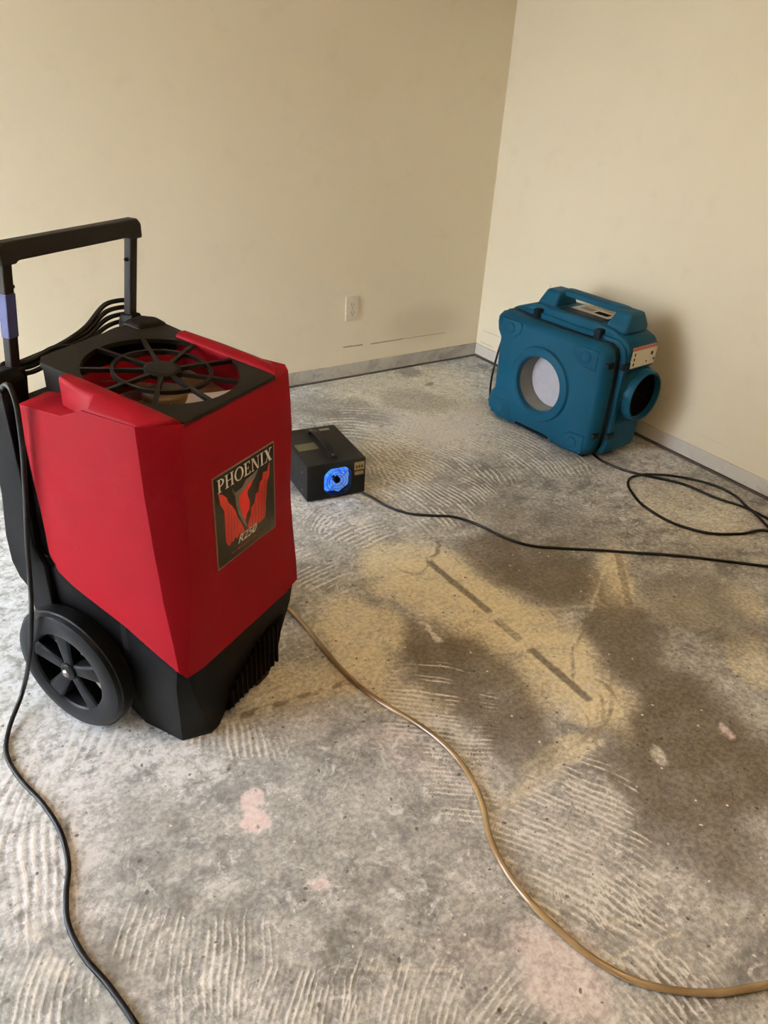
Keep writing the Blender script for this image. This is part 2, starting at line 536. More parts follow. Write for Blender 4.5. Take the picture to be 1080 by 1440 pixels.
# soft patches: kind, centre, half axes (photo px, laid on the ground), amount
FLOOR_PATCHES = [
    ('brown_patch', (755, 800), (850, 840), (790, 765), 0.9), ('brown_patch', (690, 790), (740, 820), (720, 765), 0.7),
    ('brown_patch', (680, 955), (790, 1040), (720, 905), 0.9), ('brown_patch', (600, 905), (660, 935), (610, 880), 0.7),
    ('brown_patch', (740, 1045), (790, 1090), (770, 1010), 0.6), ('brown_patch', (870, 900), (930, 955), (900, 850), 0.9),
    ('brown_patch', (980, 1050), (1100, 1130), (1000, 960), 1.0), ('brown_patch', (900, 1090), (960, 1150), (920, 1050), 0.75),
    ('brown_patch', (990, 860), (1090, 900), (1000, 810), 0.6), ('brown_patch', (930, 960), (1000, 1000), (950, 930), 0.8),
    ('brown_patch', (760, 735), (860, 760), (780, 715), 0.45), ('brown_patch', (690, 660), (740, 690), (710, 640), 0.25),
    ('brown_patch', (980, 1180), (1090, 1230), (1000, 1140), 0.55), ('brown_patch', (960, 690), (1010, 710), (980, 675), 0.2),
    ('brown_patch', (650, 690), (700, 720), (690, 665), 0.35), ('brown_patch', (490, 640), (540, 690), (520, 620), 0.25),
    ('brown_patch', (210, 1140), (280, 1160), (220, 1100), 0.2), ('brown_patch', (130, 1330), (220, 1370), (150, 1290), 0.35),
    ('brown_patch', (680, 1290), (760, 1320), (690, 1250), 0.25), ('brown_patch', (1000, 780), (1080, 790), (1010, 765), 0.35),
    ('brown_patch', (480, 575), (560, 590), (500, 558), 0.45), ('brown_patch', (590, 562), (650, 572), (600, 550), 0.35),
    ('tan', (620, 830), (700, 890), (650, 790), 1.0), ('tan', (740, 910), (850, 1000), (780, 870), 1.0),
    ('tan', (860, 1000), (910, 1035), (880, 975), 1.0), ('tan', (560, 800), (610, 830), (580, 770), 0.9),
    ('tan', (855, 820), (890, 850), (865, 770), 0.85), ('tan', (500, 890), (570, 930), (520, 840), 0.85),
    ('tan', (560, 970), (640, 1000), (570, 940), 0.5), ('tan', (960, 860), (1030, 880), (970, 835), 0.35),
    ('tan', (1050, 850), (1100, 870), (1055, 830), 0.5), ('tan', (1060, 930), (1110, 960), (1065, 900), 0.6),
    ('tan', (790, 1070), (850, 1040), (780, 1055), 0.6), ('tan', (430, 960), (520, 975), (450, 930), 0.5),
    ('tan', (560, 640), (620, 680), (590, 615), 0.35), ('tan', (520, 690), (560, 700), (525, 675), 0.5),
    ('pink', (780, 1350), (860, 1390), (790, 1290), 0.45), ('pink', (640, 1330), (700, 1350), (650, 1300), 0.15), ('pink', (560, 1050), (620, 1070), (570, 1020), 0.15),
    ('tan', (560, 540), (680, 560), (580, 505), 0.45), ('chalk_daylight', (560, 530), (680, 550), (580, 500), 0.5), ('tan', (660, 600), (740, 630), (690, 570), 0.35), ('tan', (980, 720), (1080, 760), (1000, 690), 0.35),
    ('chalk_daylight', (100, 1060), (330, 1090), (120, 1000), 1.0), ('chalk_daylight', (40, 1030), (130, 1060), (50, 930), 1.0), ('chalk_daylight', (60, 1200), (160, 1230), (70, 1080), 0.8),  # whitest chalk here also paints in the daylight from the door
    ('chalk_daylight', (200, 900), (400, 940), (220, 760), 0.4), ('chalk_daylight', (20, 880), (80, 900), (30, 700), 1.0),
    ('chalk_daylight', (600, 600), (700, 625), (620, 570), 0.7), ('chalk_daylight', (470, 560), (560, 570), (480, 545), 0.6),
    ('chalk_daylight', (470, 720), (540, 735), (480, 700), 0.5), ('chalk_daylight', (950, 700), (1060, 735), (970, 670), 0.6),
    ('chalk_daylight', (640, 1040), (720, 1080), (650, 980), 0.5), ('chalk_daylight', (780, 1340), (860, 1360), (790, 1270), 0.6),
    ('chalk_daylight', (300, 1390), (420, 1410), (310, 1330), 0.5), ('chalk_daylight', (930, 650), (980, 668), (940, 635), 0.6),
    ('chalk_daylight', (840, 1180), (960, 1260), (870, 1120), 0.4), ('chalk_daylight', (660, 540), (700, 550), (670, 520), 0.5),
]


def vnoise(x, y, scale, seed):
    rng = np.random.RandomState(seed)
    T = rng.rand(64, 64)
    xs, ys = x * scale, y * scale
    xi, yi = np.floor(xs).astype(int), np.floor(ys).astype(int)
    fx, fy = xs - xi, ys - yi
    fx = fx * fx * (3 - 2 * fx); fy = fy * fy * (3 - 2 * fy)
    g_ = lambda a, b_: T[a % 64, b_ % 64]
    return (g_(xi, yi) * (1 - fx) + g_(xi + 1, yi) * fx) * (1 - fy) + (g_(xi, yi + 1) * (1 - fx) + g_(xi + 1, yi + 1) * fx) * fy


def build_floor():
    def axis(lo, f0, f1, hi, fine=0.004, coarse=0.08):
        return np.concatenate([np.arange(lo, f0, coarse), np.arange(f0, f1, fine), np.arange(f1, hi + coarse, coarse)])
    xs = axis(X_L - 0.2, -0.20, 2.66, X_R + 0.2); ys = axis(Y_F - 0.2, 0.04, 3.05, Y_B + 0.2)
    nx, ny = len(xs), len(ys)
    Xg, Yg = np.meshgrid(xs, ys, indexing='ij')
    co = np.stack([Xg.ravel(), Yg.ravel(), np.zeros(nx * ny)], 1)
    idx = np.arange(nx * ny).reshape(nx, ny)
    q = np.stack([idx[:-1, :-1], idx[1:, :-1], idx[1:, 1:], idx[:-1, 1:]], -1).reshape(-1, 4)
    me = bpy.data.meshes.new('floor')
    me.vertices.add(nx * ny); me.vertices.foreach_set('co', co.astype(np.float32).ravel())
    me.loops.add(q.size); me.loops.foreach_set('vertex_index', q.astype(np.int32).ravel())
    me.polygons.add(len(q)); me.polygons.foreach_set('loop_start', np.arange(0, q.size, 4, dtype=np.int32))
    me.update(calc_edges=True)

    def fbm(sc_, seed, octs=4):
        t_ = 0; a_ = 1; n_ = 0
        for k in range(octs):
            t_ = t_ + a_ * (vnoise(Xg, Yg, sc_ * 2.03 ** k, seed + 17 * k) - 0.5); n_ += a_; a_ *= 0.55
        return t_ / n_
    sm = lambda v, lo, hi: (lambda t_: t_ * t_ * (3 - 2 * t_))(np.clip((v - lo) / (hi - lo), 0, 1))
    fx, fy = fbm(22, 11), fbm(22, 13)
    bx, by = fbm(6, 15), fbm(6, 17)
    wbx, wby = Xg + 0.15 * bx, Yg + 0.15 * by
    wfx, wfy = Xg + 0.022 * fx, Yg + 0.022 * fy
    wsx, wsy = Xg + 0.008 * fx, Yg + 0.008 * fy
    slow = fbm(3.0, 31, 3)
    wpx, wpy = Xg + 0.045 * fbm(28, 71, 5), Yg + 0.045 * fbm(28, 73, 5)
    lay = {k: np.zeros_like(Xg) for k in ('brown_patch', 'tan', 'chalk_daylight', 'ridge', 'dark', 'light', 'scrape', 'white', 'pink', 'spot')}

    def ell(c0, ax, ay, x_, y_):
        q0 = np.array(gxy(c0)); A = np.array([np.array(gxy(ax)) - q0, np.array(gxy(ay)) - q0]).T
        Ai = np.linalg.inv(A); dx, dy = x_ - q0[0], y_ - q0[1]
        return np.hypot(Ai[0, 0] * dx + Ai[0, 1] * dy, Ai[1, 0] * dx + Ai[1, 1] * dy)

    for k, c0, ax, ay, amt in FLOOR_PATCHES:
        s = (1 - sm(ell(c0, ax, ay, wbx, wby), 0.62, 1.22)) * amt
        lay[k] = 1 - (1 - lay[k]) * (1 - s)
    for c0, ax, ay, d0, d1, sp, amt in FLOOR_RIDGES:
        reg = 1 - sm(ell(c0, ax, ay, wbx, wby), 0.6, 1.1)
        A, B = np.array(gxy(d0)), np.array(gxy(d1)); d = (B - A) / np.linalg.norm(B - A)
        q0 = np.array(gxy(c0))
        ly = -(wsx - q0[0]) * d[1] + (wsy - q0[1]) * d[0]
        lx = (wsx - q0[0]) * d[0] + (wsy - q0[1]) * d[1]
        ph = (ly + 0.8 * lx * lx + 0.07 * slow) * 2 * PI / sp
        fade = sm(vnoise(ph / (2 * PI) * 0.83 + 9, lx * 11, 1.0, 51) * 0.6 + vnoise(lx, ly, 34, 52) * 0.4, 0.30, 0.62)
        s = np.sin(ph); s = np.where(s > 0, s * fade, s * 0.6) * reg * amt
        lay['ridge'] = np.where(np.abs(s) > np.abs(lay['ridge']), s, lay['ridge'])
    for st in FLOOR_STRIPS:
        p, q_, w, key, amt = st[:5]
        A, B = np.array(gxy(p)), np.array(gxy(q_)); d = B - A; ln = np.linalg.norm(d); d = d / ln; mid = (A + B) / 2
        lx = np.abs((wsx - mid[0]) * d[0] + (wsy - mid[1]) * d[1]); ly = np.abs(-(wsx - mid[0]) * d[1] + (wsy - mid[1]) * d[0])
        k = (1 - sm(lx, ln / 2 - 0.006, ln / 2 + 0.004)) * (1 - sm(ly, w * 0.30, w * 0.62)) * amt
        if len(st) > 5:
            k = k * sm(vnoise(Xg, Yg, st[5], 41), 0.35, 0.6)
        lay[key] = np.maximum(lay[key], k)
    for c0, p1, p2, span, srad, width, amt in FLOOR_ARCS:
        A = np.linalg.norm(np.array(gxy(p1)) - np.array(gxy(c0)))
        l = ell(c0, p1, p2, wfx, wfy)
        sp_ = gxy(span)
        k = (1 - sm(np.abs(l - 1) * A, width * 0.3, width * 0.9)) * (1 - sm(np.hypot(Xg - sp_[0], Yg - sp_[1]) / srad, 0.75, 1.0)) * amt
        lay['scrape'] = np.maximum(lay['scrape'], k)
    for c0, ax, ay, key, amt, ed in FLOOR_SPLASH:
        k = (1 - sm(ell(c0, ax, ay, wpx, wpy), 1 - ed, 1 + ed)) * amt
        lay[key] = np.maximum(lay[key], k)
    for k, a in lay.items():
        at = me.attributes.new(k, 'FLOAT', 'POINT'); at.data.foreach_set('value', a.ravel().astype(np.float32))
    for k, ax_, ay_ in (('warp_broad', Xg + 0.08 * bx, Yg + 0.08 * by), ('warp_fine', wfx, wfy)):
        at = me.attributes.new(k, 'FLOAT_VECTOR', 'POINT')
        at.data.foreach_set('vector', np.stack([ax_.ravel(), ay_.ravel(), np.zeros(nx * ny)], 1).astype(np.float32).ravel())
    o = bpy.data.objects.new('floor', me); COL.objects.link(o)
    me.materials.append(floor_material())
    return tag(o, 'stained bare concrete floor with trowel ridges and tan patches', kind='structure')


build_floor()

# ------------------------------------------------------------------ walls


def wall_material(name, marks=(), axis='x', stain=None):
    m, t, N, L, b = nt(name)
    g = G(t)
    P = N.new('ShaderNodeTexCoord').outputs['Object']
    n1 = g.noise(P, 1.3, 2, 0.5)
    n2 = g.noise(P, 9.0, 4, 0.6)
    c = g.mix(g.mr(n1, 0.3, 0.7), (0.74, 0.66, 0.49), (0.77, 0.695, 0.525))
    c = g.mix(g.m('MULTIPLY', g.mr(n2, 0.55, 0.75), 0.12), c, (0.52, 0.45, 0.33))
    x, y, z = g.sep(P)
    a = x if axis == 'x' else y
    wob = g.m('MULTIPLY', g.m('SUBTRACT', g.noise(P, 40.0, 3, 0.6), 0.5), 0.006)
    for (a0, z0, a1, z1, w, col, amt) in marks:
        la = math.hypot(a1 - a0, z1 - z0)
        # local frame along the mark
        ux, uz = (a1 - a0) / la, (z1 - z0) / la
        da = g.m('SUBTRACT', a, (a0 + a1) / 2); dz = g.m('SUBTRACT', g.m('ADD', z, wob), (z0 + z1) / 2)
        s = g.m('ABSOLUTE', g.m('ADD', g.m('MULTIPLY', da, ux), g.m('MULTIPLY', dz, uz)))
        p = g.m('ABSOLUTE', g.m('SUBTRACT', g.m('MULTIPLY', dz, ux), g.m('MULTIPLY', da, uz)))
        k = g.m('MULTIPLY', g.mr(s, la / 2 - 0.006, la / 2 + 0.002, 1, 0), g.mr(p, w * 0.25, w * 0.6, 1, 0))
        c = g.mix(g.m('MULTIPLY', k, amt), c, col)
    if stain:
        (sa, sz, ra, rz, amt) = stain
        da = g.m('DIVIDE', g.m('SUBTRACT', a, sa), ra); dz = g.m('DIVIDE', g.m('SUBTRACT', z, sz), rz)
        r = g.m('SQRT', g.m('ADD', g.m('MULTIPLY', da, da), g.m('MULTIPLY', dz, dz)))
        c = g.mix(g.m('MULTIPLY', g.mr(r, 0.3, 1.1, 1, 0), amt), c, (0.42, 0.32, 0.20))
    L.new(c, b.inputs['Base Color'])
    b.inputs['Roughness'].default_value = 0.75
    b.inputs['Specular IOR Level'].default_value = 0.25
    bp = N.new('ShaderNodeBump'); bp.inputs['Strength'].default_value = 0.12; bp.inputs['Distance'].default_value = 0.004
    L.new(g.noise(P, 55.0, 2, 0.5), bp.inputs['Height']); L.new(bp.outputs[0], b.inputs['Normal'])
    return m


K = CAM_H
MK = (0.20, 0.15, 0.08)
WALL_B = wall_material('cream wall paint back', [
    (1.340 * K, 0.116 * K, 1.425 * K, 0.1145 * K, 0.007, MK, 0.85),
    (1.457 * K, 0.113 * K, 1.60 * K, 0.1135 * K, 0.007, MK, 0.75),
    (1.59 * K, 0.1135 * K, 1.80 * K, 0.1125 * K, 0.004, MK, 0.7)], 'x', (1.70 * K, 0.16 * K, 0.30, 0.13, 0.28))
WALL_R = wall_material('cream wall paint right', [
    (3.00, 0.150, 2.86, 0.154, 0.004, MK, 0.45), (3.01, 0.085, 2.90, 0.086, 0.005, MK, 0.4),
    (2.563, 0.43, 2.565, 0.50, 0.003, MK, 0.6), (1.62, 0.125, 1.45, 0.122, 0.003, MK, 0.15)], 'y')
WALL_P = wall_material('cream wall paint plain')
CEIL = plastic('white ceiling paint', (0.72, 0.69, 0.62), 0.8, 0.04, 6, 0.0)


def struct(name, bm, mat, label=None, **kw):
    return tag(fin(name, bm, mat, **kw), label, kind='structure')


bm = bmesh.new(); box(bm, X_L - 0.2, X_R + 0.2, Y_B, Y_B + 0.12, 0, Z_C); struct('wall_back', bm, WALL_B, 'cream painted wall with outlet behind the dehumidifier')
bm = bmesh.new(); box(bm, X_R, X_R + 0.12, Y_F - 0.2, Y_B, 0, Z_C); struct('wall_right', bm, WALL_R, 'cream painted wall behind the blue air scrubber')
bm = bmesh.new()   # left wall around the glass door
for y0, y1, z0, z1 in ((Y_F - 0.2, WIN[0], 0, Z_C), (WIN[1], Y_B, 0, Z_C), (WIN[0], WIN[1], WIN[3], Z_C), (WIN[0], WIN[1], 0, WIN[2])):
    box(bm, X_L - 0.12, X_L, y0, y1, z0, z1)
struct('wall_left', bm, WALL_P, 'cream painted wall around the glass door')
bm = bmesh.new()
box(bm, X_L, X_R, Y_F - 0.12, Y_F, 0, Z_C)
struct('wall_front', bm, WALL_P, 'cream painted wall behind the camera')
bm = bmesh.new(); box(bm, X_L - 0.2, X_R + 0.2, Y_F - 0.2, Y_B + 0.12, Z_C, Z_C + 0.1); struct('ceiling', bm, CEIL, 'white painted ceiling')


PATIO = plastic('dark brown patio', (0.13, 0.105, 0.075), 0.8, 0.1, 4, 0.0)
bm = bmesh.new(); box(bm, X_L - 40, X_L - 0.125, -30, 34, -0.15, -0.03); struct('floor_patio', bm, PATIO, 'dark brown patio slab outside the glass door')


def window(name, axis, fixed, a0, a1, z0, z1, mull, label):
    root = empty(name); tag(root, label, kind='structure')
    f = (lambda a, d, z: (fixed + d, a, z)) if axis == 'y' else (lambda a, d, z: (a, fixed + d, z))

    def bar(n, p0, p1, q0, q1, mat, d0=-0.09, d1=-0.03):
        b_ = bmesh.new()
        A, B = f(p0, d0, q0), f(p1, d1, q1)
        box(b_, min(A[0], B[0]), max(A[0], B[0]), min(A[1], B[1]), max(A[1], B[1]), q0, q1)
        fin(n, b_, mat, root)
    w = 0.05
    bar('window_frame', a0, a0 + w, z0, z1, WHITEFRAME); bar('window_frame', a1 - w, a1, z0, z1, WHITEFRAME)
    bar('window_frame', a0 + w, a1 - w, z0, z0 + w, WHITEFRAME); bar('window_frame', a0 + w, a1 - w, z1 - w, z1, WHITEFRAME)
    bar('mullion', mull - w / 2, mull + w / 2, z0 + w, z1 - w, WHITEFRAME)
    for p, q in ((a0 + w, mull - w / 2), (mull + w / 2, a1 - w)):
        bar('pane', p, q, z0 + w, z1 - w, GLASS, -0.062, -0.058)


window('door_1', 'y', X_L, *WIN, (WIN[0] + WIN[1]) / 2, 'white framed sliding glass door')


def board_mat(name, base, dirt, amt):
    m, t, N, L, b = nt(name)
    g = G(t)
    P = N.new('ShaderNodeTexCoord').outputs['Object']
    n = g.noise(P, 6.0, 8, 0.7, 0.8)
    n2 = g.noise(P, 22.0, 6, 0.65, 1.0)
    c = g.mix(g.m('MULTIPLY', g.mr(n, 0.42, 0.66), amt), base, dirt)
    c = g.mix(g.m('MULTIPLY', g.mr(n2, 0.56, 0.70), amt * 0.7), c, (0.13, 0.11, 0.085))
    L.new(c, b.inputs['Base Color']); b.inputs['Roughness'].default_value = 0.8
    return m


BB1 = board_mat('grimy baseboard strip', (0.44, 0.415, 0.355), (0.25, 0.225, 0.18), 0.85)
BB2 = board_mat('grey white baseboard', (0.60, 0.565, 0.50), (0.46, 0.43, 0.37), 0.35)
bm = bmesh.new(); box(bm, X_L, X_R, Y_B - 0.006, Y_B, 0.007, 0.070)
struct('baseboard_back', bm, BB1, 'grimy grey strip along the foot of the outlet wall', bevel=0.001)
bm = bmesh.new(); box(bm, X_R - 0.007, X_R, Y_F, Y_B - 0.006, 0.012, 0.069)
struct('baseboard_right', bm, BB2, 'pale grey baseboard along the wall behind the air scrubber', bevel=0.001)
GAP = plastic('dark wall gap', (0.06, 0.05, 0.036), 0.9, 0.3, 30, 0.0)
bm = bmesh.new(); box(bm, X_L, X_R - 0.012, Y_B - 0.012, Y_B, 0.0, 0.006); struct('trim_1', bm, GAP, 'dark gap line under the back wall strip')
bm = bmesh.new(); box(bm, X_R - 0.012, X_R, Y_F, Y_B, 0.0, 0.009); struct('trim_2', bm, GAP, 'dark gap line under the right baseboard')

# unseen ceiling lamp; the bowl is added to stop light going down
cl = empty('ceiling_lamp', (0.9, 0.2, Z_C), 0, 'unseen ceiling lamp above the camera with a bowl added to block downward light', 'lamp')
bm = bmesh.new(); lathe(bm, [(0.075, 0.0), (0.075, -0.015), (0.06, -0.028), (0.03, -0.034), (0.022, -0.09)], 24, lambda a, b, h_: (a, b, h_), True, True)
fin('lamp_holder', bm, WHITEFRAME, cl, smooth=40)
bm = bmesh.new(); lathe(bm, [(0.175, -0.20), (0.165, -0.235), (0.13, -0.275), (0.07, -0.30), (0.01, -0.305), (0.01, -0.30), (0.068, -0.295), (0.127, -0.270), (0.160, -0.233), (0.170, -0.20), (0.175, -0.20)], 32, lambda a, b, h_: (a, b, h_), False, False)
fin('blocking_bowl', bm, WHITEFRAME, cl, smooth=40)
for k in range(3):
    a_ = 2 * PI * k / 3
    bm = bmesh.new(); tube(bm, [(0.03 * math.cos(a_), 0.03 * math.sin(a_), -0.03), (0.172 * math.cos(a_), 0.172 * math.sin(a_), -0.21)], 0.002, 6); fin('suspension_rod', bm, STEEL, cl)

# ------------------------------------------------------------------ wall outlet
t_out = empty('wall_outlet', (1.372 * K, Y_B, 0.252 * K), 0, 'ivory duplex power outlet on the cream back wall', 'outlet')
bm = bmesh.new()
pl = [(-0.036, -0.058), (0.036, -0.058), (0.036, 0.058), (-0.036, 0.058)]
loft(bm, [[(a, 0, c) for a, c in pl], [(a, -0.003, c) for a, c in pl], [(a * 0.92, -0.0065, c * 0.95) for a, c in pl]])
fin('cover_plate', bm, OUTLET, t_out, bevel=0.0015)
for dz in (-0.0195, 0.0195):
    bm = bmesh.new()
    ring = [(max(-0.0165, min(0.0165, a * 1.08)), c) for a, c in circ(20, 0.0165)]
    loft(bm, [[(a, -0.006, c + dz) for a, c in ring], [(a, -0.0085, c + dz) for a, c in ring]])
    r_ = fin('receptacle', bm, OUTLET, t_out, bevel=0.0006)
    for sx, hh in ((-0.0062, 0.0045), (0.0062, 0.0038)):
        bm = bmesh.new(); box(bm, sx - 0.0012, sx + 0.0012, -0.0089, -0.0083, dz + 0.003 - hh, dz + 0.003 + hh); fin('slot', bm, SLOT, r_)
    bm = bmesh.new(); lathe(bm, [(0.0024, -0.0083), (0.0024, -0.0089)], 10, lambda x, y, h_: (x, h_, y + dz - 0.0085), True, True); fin('ground_hole', bm, SLOT, r_)
bm = bmesh.new(); lathe(bm, [(0.003, -0.006), (0.003, -0.0075), (0.001, -0.008)], 12, lambda x, y, h_: (x, h_, y), True, True); fin('screw', bm, STEEL, t_out)

# ------------------------------------------------------------------ red dehumidifier
DO, DA = (0.331, 1.155, 0.0), math.radians(29.5)
dh = empty('dehumidifier', DO, DA, 'red and black wheeled dehumidifier with pull handle and fan grille on top', 'dehumidifier')

XR = [(0.0, 0.420), (0.217, 0.428), (0.33, 0.425), (0.44, 0.414), (0.52, 0.414), (0.64, 0.424), (0.70, 0.422), (0.80, 0.412)]
XL = [(0.0, 0.0), (0.24, 0.0), (0.40, 0.004), (0.50, 0.006), (0.65, 0.002), (0.80, 0.004)]
SIDE_LOW = [(0.0, 0.246), (0.02, 0.254), (0.077, 0.282), (0.149, 0.317), (0.25, 0.352), (0.29, 0.367), (0.325, 0.388), (0.345, 0.43)]
SIDE_TOP = [(0.0, 0.792), (0.18, 0.792), (0.235, 0.768), (0.36, 0.764)]
SV = [0.345, 0.325, 0.29, 0.25, 0.235, 0.18, 0.149, 0.077, 0.02]
FU = [0.12, 0.25, 0.5, 0.75, 0.88]


def shell_ring(t):
    """t 0..1 from the lower edge to the upper edge"""
    pts = []
    ch = lerp_tab([(0.0, 0.010), (0.12, 0.020), (0.3, 0.036), (0.5, 0.045), (1.0, 0.055)], t)
    cr = 0.35 * ch + 0.004
    zl_f, zt_f = 0.228, 0.786
    def zs(v): return lerp_tab(SIDE_LOW, v) * (1 - t) + lerp_tab(SIDE_TOP, v) * t
    zf = zl_f * (1 - t) + zt_f * t
    zc = 0.238 * (1 - t) + 0.790 * t
    for v in SV[:-1]:
        z = zs(v); pts.append((lerp_tab(XL, z), v, z))
    z = zs(0.02); pts.append((lerp_tab(XL, z), max(0.012, ch), z))
    xl, xr = lerp_tab(XL, zf), lerp_tab(XR, zf)
    pts.append((xl + ch, 0.0, zc))
    for f in FU: pts.append((xl + ch + (xr - xl - ch - cr) * f, 0.0, zf))
    pts.append((xr - cr, 0.0, zc))
    pts.append((lerp_tab(XR, z), max(0.010, cr), z))
    for v in reversed(SV[:-1]):
        z = zs(v); pts.append((lerp_tab(XR, z), v, z))
    return pts


bm = bmesh.new()
lv = [0, 0.12, 0.3, 0.43, 0.5, 0.6, 0.75, 0.88, 1.0]
R = loft(bm, [shell_ring(t) for t in lv], cap0=False, cap1=False)
# deck with a round well
HC, HR, NW = (0.207, 0.172), 0.158, 48
top = R[-1]
circ_v = [bm.verts.new((HC[0] + HR * math.cos(2 * PI * i / NW), HC[1] + HR * math.sin(2 * PI * i / NW), 0.782)) for i in range(NW)]
edges = []
for lp in (top, circ_v):
    for i in range(len(lp)):
        a, b = lp[i], lp[(i + 1) % len(lp)]
        e = bm.edges.get((a, b)) or bm.edges.new((a, b))
        edges.append(e)
bmesh.ops.triangle_fill(bm, edges=edges, use_beauty=True, use_dissolve=False)
low = [bm.verts.new((v.co.x, v.co.y, 0.66)) for v in circ_v]
for i in range(NW):
    j = (i + 1) % NW
    bm.faces.new((circ_v[i], circ_v[j], low[j], low[i]))
shell = fin('shell', bm, RED, dh, bevel=0.006, seg=3, smooth=56)


def rim(side):
    b_ = bmesh.new()
    X = (lambda x: x + 0.004) if side < 0 else (lambda x: 0.409 - x)
    rings = []
    for v in (None, 0.08, 0.17, 0.215, 0.262):
        vz = 0.03 if v is None else v
        tz = 0.7915 + 0.04 / 0.36 * vz + (0.004 if v is None else 0.009)
        inset = 0.0 if (v is None or v < 0.2) else (0.018 if v < 0.23 else 0.030)
        sec = [(0.000, 0.770), (0.003, 0.794 if inset == 0 else 0.780), (0.022, tz - 0.004), (0.034, tz), (0.050, tz), (0.060, tz - 0.004), (0.062, 0.765)]
        rings.append([(X(max(x, inset)), (max(0.002, 0.056 - x) if v is None else v), z) for x, z in sec])
    loft(b_, rings)
    return fin('rim', b_, RED, dh, bevel=0.005, seg=3, smooth=50)


rim(-1); rim(1)

# fan inside the well
bm = bmesh.new(); lathe(bm, [(0.157, 0.712), (0.10, 0.706), (0.055, 0.708)], 40, lambda x, y, h_: (HC[0] + x, HC[1] + y, h_), False, True)
fan_in = fin('fan_shroud', bm, GREYIN, dh, smooth=60)
bm = bmesh.new(); lathe(bm, [(0.045, 0.700), (0.045, 0.762), (0.038, 0.768)], 28, lambda x, y, h_: (HC[0] + x, HC[1] + y, h_), False, True)
fin('fan_motor', bm, BROWN, dh, bevel=0.004, smooth=50)
for k in range(5):
    a0 = 2 * PI * (k - 4) / 5 - 1.42
    bm = bmesh.new()
    rings = []
    for i in range(7):
        r = 0.040 + 0.100 * i / 6
        tw = 0.62 - 0.25 * i / 6
        wv = 0.030 + 0.035 * i / 6
        an = a0 + 0.25 * (i / 6) ** 2
        cx, cy = HC[0] + r * math.cos(an), HC[1] + r * math.sin(an)
        tx, ty = -math.sin(an), math.cos(an)
        ring = []
        for s, o in ((-1, 0.001), (0, 0.004), (1, 0.001), (1, -0.001), (0, 0.001), (-1, -0.001)):
            ring.append((cx + tx * s * wv * math.cos(tw), cy + ty * s * wv * math.cos(tw), 0.742 + s * wv * 0.8 * math.sin(tw) + o))
        rings.append(ring)
    loft(bm, rings)
    fin('fan_blade', bm, PALE if k == 4 else BROWN, dh, smooth=50)

# top grille plate (tilted up to the rear)
SL = 0.040 / 0.36


def gz(v): return 0.7915 + SL * max(-0.02, v)


bm = bmesh.new()
outline = [(0.066, 0.000), (0.345, 0.000), (0.360, 0.06), (0.380, 0.20), (0.392, 0.330), (0.384, 0.358), (0.345, 0.374), (0.085, 0.360), (0.064, 0.340)]
angs, outp = radial(outline, HC, 64)
inn = [(HC[0] + 0.150 * math.cos(a), HC[1] + 0.150 * math.sin(a)) for a in angs]
for zt in (0,):
    loft(bm, [[(x, v, gz(v) - 0.010) for x, v in outp], [(x, v, gz(v)) for x, v in outp], [(x, v, gz(v)) for x, v in inn], [(x, v, gz(v) - 0.010) for x, v in inn], [(x, v, gz(v) - 0.010) for x, v in outp]], cap0=False, cap1=False)
grille = fin('top_grille', bm, BLACK_MATTE, dh, bevel=0.002)
bm = bmesh.new()
skp = [(HC[0] + (x - HC[0]) * 0.985, HC[1] + (v - HC[1]) * 0.985) for x, v in outp]
loft(bm, [[(x, v, gz(v) - 0.009) for x, v in skp], [(x, v, 0.765) for x, v in skp]], cap0=False, cap1=False)
fin('grille_skirt', bm, BLACK_MATTE, grille)
# raised hump at the rear of the plate
bm = bmesh.new()
hp = [(0.322, 0.335), (0.390, 0.318), (0.396, 0.350), (0.372, 0.380), (0.318, 0.380)]
loft(bm, [[(x, v, gz(v) - 0.012) for x, v in hp], [(x, v, gz(v) + 0.003) for x, v in hp], [(0.357 + (x - 0.357) * 0.75, 0.353 + (v - 0.353) * 0.75, gz(v) + 0.009) for x, v in hp]])
fin('grille_hump', bm, BLACK_MATTE, grille, bevel=0.004)
bm = bmesh.new()
for r0, r1 in ((0.090, 0.097),):
    pr = []
    cs = [(2 * PI * i / 48) for i in range(48)]
    loft(bm, [[(HC[0] + r * math.cos(a), HC[1] + r * math.sin(a), gz(HC[1] + r * math.sin(a)) + dz) for a in cs] for r, dz in ((r0, -0.008), (r0, 0.0), (r1, 0.0), (r1, -0.008), (r0, -0.008))], cap0=False, cap1=False)
fin('grille_ring', bm, BLACK_MATTE, grille)
bm = bmesh.new()
lathe(bm, [(0.036, -0.009), (0.036, 0.001), (0.030, 0.004)], 28, lambda x, y, h_: (HC[0] + x, HC[1] + y, gz(HC[1] + y) + h_), True, True)
fin('grille_hub', bm, BLACK_MATTE, grille, bevel=0.002)
for k in range(9):
    a = 2 * PI * k / 9 + 0.28
    ca, sa = math.cos(a), math.sin(a)
    bm = bmesh.new()
    ring = []
    for r, w in ((0.030, 0.0055), (0.075, 0.0038), (0.153, 0.0045)):
        ring.append([(HC[0] + r * ca - sa * s * w, HC[1] + r * sa + ca * s * w, gz(HC[1] + r * sa) + dz) for s, dz in ((-1, -0.008), (1, -0.008), (1, 0.0), (-1, 0.0))])
    loft(bm, ring)
    fin('grille_spoke', bm, BLACK_MATTE, grille)

# black base
BV = [0.415, 0.345, 0.325, 0.29, 0.25, 0.20, 0.172, 0.165, 0.149, 0.077, 0.02]


